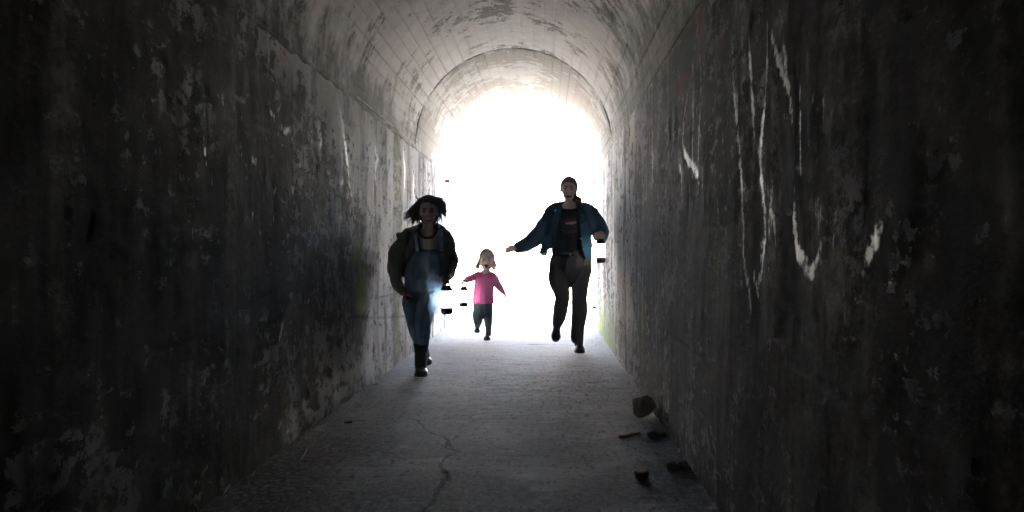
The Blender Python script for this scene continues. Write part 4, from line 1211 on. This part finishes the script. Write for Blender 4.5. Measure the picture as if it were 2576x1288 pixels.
# hoodie
S = Soup()
S.tube([A(ga(690, 590), T_ + .03), A(ga(690, 660), T_ + .01), A(ga(685, 800), T_), A(ga(675, 980), T_), A(ga(665, 1200), T_ + .01)], [(.10, .07), (.168, .105), (.168, .122), (.162, .124), (.158, .126)])
S.tube([A(ga(500, 660), T_), A(ga(425, 700), T_), A(ga(318, 850), T_ + .02), A(ga(285, 1030), T_ + .04), A(gb(268, 10), T_ + .02), A(gb(278, 110), T_ - .01), A(gb(322, 185), T_ - .045)], [.060, .068, .070, .066, .058, .048, .033], round_ends=(True, False))
S.tube([A(ga(850, 660), T_), A(ga(905, 700), T_), A(ga(938, 850), T_ + .08), A(ga(970, 985), T_ + .13), A(ga(960, 1090), T_ + .06), A(ga(940, 1165), T_ + .0)], [.056, .058, .058, .056, .050, .036], round_ends=(True, False))
S.tube([A(ga(308, 648), T_ + .02), A(ga(420, 640), T_ + .06), A(ga(560, 600), T_ + .11), A(ga(690, 580), T_ + .13), A(ga(850, 595), T_ + .10), A(ga(935, 620), T_ + .05)], [.022, .040, .048, .048, .042, .022])       # hood lying on the shoulders
me = S.fuse('hoodie', .0065, 4); wrinkle(me, .011, 6.5, (1, 1, 1.0), seed=61); wrinkle(me, .005, 15, (1, 1, 1.3), seed=62)
v = co(me); P = unzoom(project(v), 1500, 740, 3.22)
frontv = v[:, 1] < YG + T_ - .01
op = inpoly(P, [(540, 480), (505, 640), (490, 830), (440, 950), (372, 1060), (335, 1400), (838, 1400), (832, 1100), (832, 860), (875, 650), (840, 480)])
cut(me, ~(frontv & op) & ~((P[:, 1] > 1190) & (P[:, 0] > 355) & (P[:, 0] < 900)))
hoo = attach(me, 'hoodie', HOOD, girl); thicken(hoo, .006)
S = Soup()
S.tube([A(gb(308, 172), T_ - .036), A(gb(338, 208), T_ - .058)], [.034, .032], round_ends=(False, False), m=18); mesh_obj('cuff', np.vstack(S.v), S.f, HOOD, hoo)
lantern(GRG, 'lit lantern in the hand of the girl in denim overalls', .3, (0.02, -.02))

# ================================================================== TODDLER
YT = 13.39
tc = zoom(1780, 960, 878 / 300)
def A(q, d=0.0): return at(q[0], q[1], YT + d)
base = on_floor(*tc(500, 1180)); kid = empty('person', (base.x, YT + .08, 0))
tag(kid, 'small child with open mouth running in bright pink sweater, dark trousers and little boots', 'person')
T_ = .08
PINK = cloth('pink_sweater', (.72, .13, .30), (.84, .19, .40), 9, 260)
GREY = cloth('slate_trousers', (.055, .075, .080), (.095, .12, .125), 9, 240)
BROW_T = plain('pale_brow', (.40, .27, .20), .8, .2)
KBOOT = plain('dark_patterned_boot', (.045, .028, .035), .4, .45, var=.7, scale=60)
hd = A(tc(489, 232), -.02)
S = Soup()
H = head(S, hd, .212, yaw=.04, pitch=.10, roll=.03, jaw=.006, chub=1.06)
S.tube([A(tc(485, 320), .05), A(tc(482, 375), .06), A(tc(480, 420), T_)], [(.040, .042), (.040, .042), (.05, .045)])
S.tube([A(tc(478, 410), T_), A(tc(470, 480), T_), A(tc(450, 600), T_), A(tc(445, 780), T_)], [(.065, .05), (.088, .068), (.086, .070), (.090, .075)])
LSH, LEL, LWR = A(tc(385, 415), T_), A(tc(290, 445), T_ - .06), A(tc(222, 478), T_ - .13)
S.tube([LSH, LEL, LWR], [.032, .027, .019])
GRT = A(tc(222, 524), T_ - .175)
hand(S, LWR, (-.35, -.80, -.25), (.1, .1, -1), (1, 0, 0), .098, curl=(.8, 1.2, .9), spread=.02, thumb=.9)
RSH, RWR = A(tc(565, 430), T_), A(tc(706, 642), T_ - .02)
S.tube([RSH, A(tc(630, 540), T_ + .02), RWR], [.032, .028, .017])
hand(S, RWR, (.30, -.10, -.90), (-.85, .2, -.3), (0, -1, 0), .100, curl=(.05, .12, .1), spread=.05, thumb=.2)
S.tube([A(tc(405, 800), T_), A(tc(385, 880), T_ - .02), A(tc(385, 950), T_ - .02), A(tc(385, 968), T_ + .03)], [.040, .032, .024, .016])
S.tube([A(tc(495, 800), T_), A(tc(503, 900), T_ - .02), A(tc(507, 980), T_ - .01), A(tc(506, 1140), T_ + .02)], [.040, .030, .024, .018])
me = S.fuse('body', .0042, 2)
MOUTH_T = (-.004, -.062, .019, .020)
mi = face_work(me, H, MOUTH_T, lambda x: .088 - 10.0 * x ** 2)
for m_ in (SKIN_T, LIPS, MOUTH, HAIR_T): me.materials.append(m_)
me.polygons.foreach_set('material_index', mi)
attach(me, 'body', [SKIN_T, LIPS, MOUTH, HAIR_T], kid)
eyes_and_teeth(H, MOUTH_T, kid, False, SKIN_T, BROW_T)
S = hair_cap(H, .006, None)
S.ball(H['L'](-.012, .02, .112), tuple(np.array((.026, .03, .022)) * H['k'])); S.ball(H['L'](0, .055, -.04), tuple(np.array((.074, .042, .085)) * H['k']))
me = S.fuse('hair', .005, 2); wrinkle(me, .003, 26, (1, .5, .6), seed=9)
v = co(me); q = ((v - H['c']) @ H['R']) / H['k']
cut(me, ~((q[:, 1] < -.005) & (q[:, 2] < .104 - 10.0 * q[:, 0] ** 2) & (np.abs(q[:, 0]) < .076)))
ho = attach(me, 'hair', HAIR_T, kid); thicken(ho, .003)
st = []; rs = np.random.RandomState(21)
G = lambda x, y, d=0.0: np.array(A(tc(x, y), .05 + d))
for (pts, n, sp, cu) in (([(470, 132), (428, 165), (405, 230), (385, 295), (360, 345)], 46, .007, .006), ([(455, 140), (420, 190), (405, 260), (396, 310), (388, 348)], 46, .007, .005), ([(450, 140), (410, 200), (380, 275), (352, 330)], 20, .005, .006),
                         ([(520, 138), (552, 170), (566, 230), (570, 290), (556, 355)], 46, .007, .006), ([(530, 142), (565, 190), (582, 250), (594, 300), (603, 342)], 26, .006, .008), ([(535, 150), (560, 210), (566, 280), (576, 330), (570, 378)], 34, .007, .006), ([(550, 180), (582, 250), (602, 300), (614, 322)], 6, .004, .006),
                         ([(480, 140), (466, 122), (490, 114), (515, 128)], 16, .004, .003), ([(490, 128), (450, 138), (424, 175), (412, 220)], 26, .005, .003), ([(500, 128), (535, 140), (556, 178), (564, 220)], 26, .005, .003)):
    lock(G(*pts[0]), [G(*p) for p in pts[1:]], int(n * 1.3), sp * .8, cu, .85)
st += scalp_strands(H, 240, 'part', 9, .008, 1.7, (-.055, .085))
V, F = ribbon_tubes(st, .0034, .0009); mesh_obj('hair_locks', V, F, HAIR_T, kid)['kind'] = 'stuff'
S = Soup()
S.tube([A(tc(480, 405), T_), A(tc(475, 445), T_), A(tc(455, 540), T_), A(tc(448, 650), T_), A(tc(446, 745), T_)], [(.075, .058), (.106, .080), (.107, .088), (.110, .092), (.113, .096)], round_ends=(True, False))
S.tube([A(tc(420, 425), T_), A(tc(375, 425), T_), A(tc(300, 447), T_ - .05), A(tc(240, 470), T_ - .105)], [.048, .046, .038, .028], round_ends=(True, False))
S.tube([A(tc(535, 425), T_), A(tc(570, 450), T_), A(tc(628, 540), T_ + .02), A(tc(688, 622), T_ - .01)], [.048, .047, .036, .023], round_ends=(True, False))
me = S.fuse('sweater', .0052, 4); wrinkle(me, .006, 11, (1, 1, .8), seed=71)
v = co(me); P = unzoom(project(v), 1780, 960, 878 / 300)
hemc = np.interp(P[:, 0], [320, 390, 440, 520, 575], [770, 778, 752, 745, 752])
cut(me, ~((P[:, 1] > hemc) & (P[:, 0] < 600)) & ~((P[:, 1] < 398 - .006 * (P[:, 0] - 480) ** 2) & (v[:, 1] < YT + T_ + .02)))
sw = attach(me, 'sweater', PINK, kid); thicken(sw, .005)
S = Soup()
S.tube([A(tc(445, 720), T_), A(tc(443, 790), T_), A(tc(442, 835), T_)], [(.100, .084), (.106, .090), (.104, .085)])
S.tube([A(tc(392, 820), T_), A(tc(384, 890), T_ - .02), A(tc(385, 945), T_ - .02), A(tc(383, 985), T_ + .07)], [.058, .056, .048, .036])
S.tube([A(tc(498, 820), T_), A(tc(502, 890), T_ - .02), A(tc(506, 950), T_ - .01), A(tc(507, 995), T_)], [.058, .051, .045, .038])
me = S.fuse('trousers', .0052, 4); wrinkle(me, .005, 15, seed=81)
attach(me, 'trousers', GREY, kid)
shoe(A(tc(488, 1178), .0), A(tc(502, 1150), .145), A(tc(507, 1110), T_ + .01), A(tc(508, 1002), T_), .036, .033, 'boot', KBOOT, kid, topr=.036)
shoe(A(tc(377, 1090), T_ + .10), A(tc(378, 1030), T_ + .19), A(tc(380, 1020), T_ + .14), A(tc(385, 960), T_ + .02), .034, .031, 'boot', KBOOT, kid, up=(0, -.86, .5))
lantern(GRT, 'lit lantern in the hand of the small child in pink', .2, (0.0, .02))

# ================================================================== STONES, STICKS, CHIPS
def stonemat(name, c1, c2):
    M = Mat(name); p = M.objpos(); a = M.noise(p, 14, 6, .7); b = M.noise(p, 70, 4, .7)
    M.bump(M.op('ADD', a, M.op('MULTIPLY', b, .6)), .9, .008)
    return M.set(M.mix(M.step(.3, .7, a), c1, M.mix(b, c2, tuple(x * .6 for x in c2))), .9, spec=.15)
STONE = stonemat('mossy_stone', (.17, .16, .12), (.36, .34, .27))
STONE2 = stonemat('grey_stone', (.17, .162, .15), (.36, .345, .32))
BRICK = stonemat('brick_chip', (.16, .07, .05), (.26, .13, .09))
WOOD = stonemat('red_brown_stick', (.30, .10, .065), (.42, .17, .11))
STRAW = plain('dry_straw', (.62, .58, .46), .6, .3)
def rock(name, c, size, seed, mat, cuts=9, rot=0.0, sub=3, rough=.10):
    """angular stone: an icosphere planed flat on a few sides, then roughened"""
    bm = bmesh.new(); bmesh.ops.create_icosphere(bm, subdivisions=sub, radius=1.0)
    v = np.array([q.co[:] for q in bm.verts]); f = [[x.index for x in q.verts] for q in bm.faces]; bm.free()
    r_ = np.random.RandomState(seed)
    for k in range(cuts):
        n = r_.normal(0, 1, 3); n /= np.linalg.norm(n); d = r_.uniform(.55, .85)
        s = v @ n; v = v - np.outer(np.clip(s - d, 0, None), n)
    nn = v / (np.linalg.norm(v, axis=1)[:, None] + 1e-9)
    v = v + nn * ((fbm(v[:, 0] * 2.2 + seed, v[:, 1] * 2.2, v[:, 2] * 2.2, seed=seed, oct=4) - .5) * rough * 2)[:, None]
    ext = (v.max(0) - v.min(0)) / 2; v = (v - (v.max(0) + v.min(0)) / 2) / ext
    ca, sa = math.cos(rot), math.sin(rot)
    v = v * np.array(size) / 2
    v = v @ np.array(((ca, 0, -sa), (0, 1, 0), (sa, 0, ca)))
    v[:, 2] -= v[:, 2].min()
    me = bpy.data.meshes.new(name); me.from_pydata(v.tolist(), [], f); me.update()
    o = link(name, me, mat, None, smooth=(sub > 2)); o.location = c
    return o
def at_floor(px, py, lift=-.004):
    v = on_floor(px, py); return Vector((v.x, v.y, floor_z(v.x, v.y) + lift))
z7 = zoom(2400, 1500, 2.576); zf = zoom(900, 1300, 1.288); z5 = zoom(2350, 1380, 4.77); z8 = zoom(1350, 1240, 3.22)
c = at_floor(*z7(425, 452)); c.y += .05; c.x += .012
tag(rock('stone', c, (.152, .13, .142), 41, STONE, 10, .45), 'large mossy angular boulder leaning against the wall foot', 'stone')
c = at_floor(*z7(560, 672)); c.y += .03
tag(rock('stone', c, (.074, .07, .052), 52, STONE2, 9), 'dark square stone beside the red-brown stick', 'stone')
c = at_floor(*z7(655, 660)); c.y += .045
tag(rock('stone', c, (.042, .05, .042), 57, STONE2, 9), 'small pale-edged stone wedged between dark stone and wall', 'stone')
c = at_floor(*z7(545, 684)); c.y += .0
tag(rock('stone', c, (.082, .03, .012), 59, STONE2, 8), 'thin flat slab of stone in front of the dark square stone', 'stone')
c = at_floor(*z7(760, 1000)); c.y += .03
tag(rock('stone', c, (.060, .06, .050), 63, STONE, 9), 'rounded dark stone touching a blocky stone against the wall', 'stone')
c = at_floor(*z7(868, 985)); c.y += .03
tag(rock('stone', c, (.044, .055, .046), 66, STONE, 9), 'blocky dark stone against the wall beside a rounded stone', 'stone')
c = at_floor(*z7(430, 1078)); c.y += .02
tag(rock('stone', c, (.064, .05, .044), 71, STONE, 9), 'single dark stone lying alone out on the floor', 'stone')
S = Soup(); pts = [at_floor(*z7(x, y), lift=.008) for (x, y) in ((205, 652), (260, 646), (300, 638), (355, 622), (410, 606))]
S.tube(pts, [.0085, .0088, .008, .0055, .004], ref=(0, 0, 1), m=10)
S.tube([pts[2], at_floor(*z7(330, 622), lift=.016)], [.004, .0025], ref=(0, 0, 1), m=8)
tag(mesh_obj('stick', np.vstack(S.v), S.f, WOOD), 'short red-brown stick pointing at the dark square stone', 'stick')

def chip(q, wpx, mat, label, seed, group, hgt=.45, dep=.8, name='stone_chip'):
    c = at_floor(*q); sc = F0 / c.y; w = wpx / sc
    tag(rock(name, c, (w, w * dep, w * hgt), seed, mat, 7, 0, 2, .14), label, 'stone chip', group)
G_R = 'chips strewn along the wall opposite the girl'; G_L = 'chips strewn along the wall behind the girl'
k_ = K / 4.77
for i, (x, y, w) in enumerate(((565, 362, 52), (500, 390, 28), (590, 412, 24), (480, 359, 30), (418, 416, 18), (555, 607, 24), (750, 552, 18), (660, 516, 85), (805, 672, 40), (520, 292, 18), (540, 262, 24), (575, 555, 16), (585, 455, 18), (590, 480, 14), (340, 298, 12), (112, 204, 14), (500, 700, 20))):
    chip(z5(x, y), max(w * k_, 2.4), STONE2, 'little dark stone chip strewn by the wall foot past the boulder', 300 + i, G_R)
chip(z5(460, 212), 55 * k_, BRICK, 'red brick chip at the wall foot close to the moss', 340, None, .55, name='brick_chip')
chip(z5(655, 494), 80 * k_, BRICK, 'reddish flat brick shard among dark chips by the wall', 341, None, .35, name='brick_chip')
chip(z5(885, 780), 85 * k_, WOOD, 'brown bark scrap lying just past the boulder', 342, None, .5, name='bark_scrap')
chip(z5(770, 655), 150 * k_, WOOD, 'long dark bark strip at the wall foot', 343, None, .16, .35, name='bark_strip')
k_ = K / 3.22
for i, (x, y, w) in enumerate(((545, 915, 16), (235, 1095, 40), (980, 672, 24), (853, 632, 28), (185, 1143, 20), (145, 1150, 15), (110, 1176, 34), (630, 800, 18), (690, 790, 18), (710, 800, 14), (480, 940, 14), (280, 1228, 20), (1000, 650, 18), (660, 660, 12))):
    chip(z8(x, y), max(w * k_, 2.4), STONE2, 'little dark stone chip strewn by the wall foot behind the girl', 400 + i, G_L)
chip(z8(535, 858), 42 * k_, STONE2, 'dark wedge of stone at the wall foot with a pale fleck', 430, None, .7)
chip(z8(365, 990), 62 * k_, BRICK, 'brown brick lump at the wall foot beside a twig', 431, None, .6, name='brick_chip')
S = Soup(); S.tube([at_floor(*z8(395, 965), lift=.006), at_floor(*z8(460, 972), lift=.007), at_floor(*z8(515, 962), lift=.010)], [.004, .005, .006], ref=(0, 0, 1), m=8)
tag(mesh_obj('twig', np.vstack(S.v), S.f, WOOD), 'thin dark twig lying beside the brown brick lump', 'twig')
k_ = K / 1.288
for i, (x, y, w) in enumerate(((635, 506, 46), (405, 566, 42), (690, 412, 14), (1910, 800, 12), (2235, 790, 14), (2140, 800, 12), (2120, 700, 12))):
    chip(zf(x, y), max(w * k_, 2.4), STONE2, 'small dark lump of rubble out on the dim floor', 450 + i, 'rubble lumps on the dim floor')
chip(zf(1380, 163), 10 * k_, STONE2, 'lone black pebble on the bright floor between the runners', 470, None, .8)
def straw(pts, label, r=.0014, name='straw'):
    S = Soup(); S.tube([at_floor(x, y, lift=z_) for (x, y, z_) in pts], [r] * len(pts), ref=(0, 0, 1), m=6)
    return tag(mesh_obj(name, np.vstack(S.v), S.f, STRAW), label, 'straw')
straw([(*zf(395, 690), .003), (*zf(415, 660), .006), (*zf(428, 640), .010), (*zf(455, 632), .016), (*zf(470, 612), .030)], 'long bent pale straw on the dirt below the blue paint mark')
straw([(*zf(135, 790), .004), (*zf(155, 775), .018)], 'short pale straw on the dirt by the dark wall')
straw([(*zf(-10, 880), .004), (*zf(25, 850), .022)], 'pale straw half hidden at the very foot of the dark wall')
straw([(*z7(600, 835), .003), (*z7(560, 815), .004), (*z7(536, 798), .006), (*z7(530, 790), .018)], 'hooked white straw between the stick and the lone stone')
straw([(*z7(745, 697), .003), (*z7(700, 680), .004), (*z7(665, 668), .006)], 'white straw beside the small pale-edged stone', .0018)
straw([(*z7(818, 905), .050), (*z7(812, 895), .058)], 'white fleck of straw standing on the blocky stone', .003)
# grit along both wall feet and over the floor: nobody could count it
V, F, n = [], [], 0
rs = np.random.RandomState(77)
GY_ = 2.8 + 12.7 * rs.random(5200) ** .8; GE = rs.exponential(.05, 5200); GM = rs.random(5200); GU = rs.uniform(XL, XR, 5200)
GX_ = np.where(GM < .30, XL + .012 + GE, np.where(GM < .72, XR - .012 - GE * np.where(GY_ < 9, 1.5, 1), GU)); GZ_ = floor_rel(GX_, GY_)
for xx, yy, zz, m in zip(GX_, GY_, GZ_, GM):
    if not XL < xx < XR: continue
    r = rs.uniform(.0015, .0055) * (1.7 if rs.random() < .07 else 1) * (.7 if m >= .72 else 1)
    a = rs.uniform(0, 6.28); pts = []
    for j in range(4):
        th = a + j * math.pi / 2; q = r * rs.uniform(.6, 1.3)
        pts.append((xx + math.cos(th) * q, yy + math.sin(th) * q, zz - .001))
    V += pts + [(xx + rs.uniform(-.4, .4) * r, yy + rs.uniform(-.4, .4) * r, zz + r * rs.uniform(.6, 1.1))]
    F += [(n, n + 1, n + 4), (n + 1, n + 2, n + 4), (n + 2, n + 3, n + 4), (n + 3, n, n + 4)]
    n += 5
tag(mesh_obj('grit', V, F, STONE2, None, smooth=False), 'fine grit and crumbs of concrete strewn over the floor', 'grit', kind='stuff')

# ================================================================== GATE HINGE PINS AT THE PORTAL
Mr = Mat('rusty_iron'); pr = Mr.objpos(); a_ = Mr.noise(pr, 60, 5, .7); Mr.bump(a_, .6, .003)
RUST = Mr.set(Mr.mix(Mr.step(.35, .65, a_), (.10, .035, .022), (.22, .085, .05)), .85, .3, .3)
def hinge(side, py_top, py_bot, pin_top, label):
    X = XL if side < 0 else XR; Yh = Y1 - .06
    px = 1126 if side < 0 else 1492
    zb, zt = at(px, py_bot, Yh).z, at(px, py_top, Yh).z; zp = at(px, pin_top, Yh).z
    e = empty('hinge_pin', (X, Yh, zb)); s = -side
    v, f = box_vf(min(X - s * .03, X + s * .030), max(X - s * .03, X + s * .030), Yh - .014, Yh + .014, zb + .006, zt - .004)
    mesh_obj('strap', v, f, RUST, e, smooth=False)
    S = Soup().tube([(X + s * .035, Yh, zb), (X + s * .035, Yh, zt)], [.022, .022], m=14, sub=2, round_ends=(False, False)); mesh_obj('collar', np.vstack(S.v), S.f, RUST, e, smooth=False)
    S = Soup().tube([(X + s * .035, Yh, zt - .004), (X + s * .036, Yh, zp)], [.0085, .008], m=12, sub=3); mesh_obj('pin', np.vstack(S.v), S.f, RUST, e)
    tag(e, label, 'hinge pin', 'rusty gate hinge pins in the portal jambs')
hinge(-1, 451, 461, 441, 'rusty upper hinge pin in the portal jamb above the running girl')
hinge(1, 456, 462, 445, 'rusty upper hinge pin in the portal jamb beside the adult runner')
hinge(1, 770, 777, 759, 'rusty lower hinge pin in the portal jamb beside the adult runner, at shin height')

# ================================================================== GLARE VEIL: scattering air added in place of lens glare round the tunnel mouth
v, f = box_vf(-606, 606, -40, 925, -1.2, 7.0)
me = bpy.data.meshes.new('glare_veil'); me.from_pydata(v, [], f); me.update()
hz_m = bpy.data.materials.new('glare_air'); hz_m.use_nodes = True
hz_t = hz_m.node_tree; hz_t.nodes.remove(hz_t.nodes['Principled BSDF'])
hz_v = hz_t.nodes.new('ShaderNodeVolumePrincipled')
hz_v.inputs['Color'].default_value = (.92, .93, .95, 1)
hz_v.inputs['Density'].default_value = .003
hz_v.inputs['Anisotropy'].default_value = .6
hz_t.links.new(hz_v.outputs[0], hz_t.nodes['Material Output'].inputs['Volume'])
hz = link('glare_veil', me, hz_m, None, smooth=False)
tag(hz, 'thin scattering air added in place of lens glare at the tunnel mouth', 'glare_veil', kind='stuff')
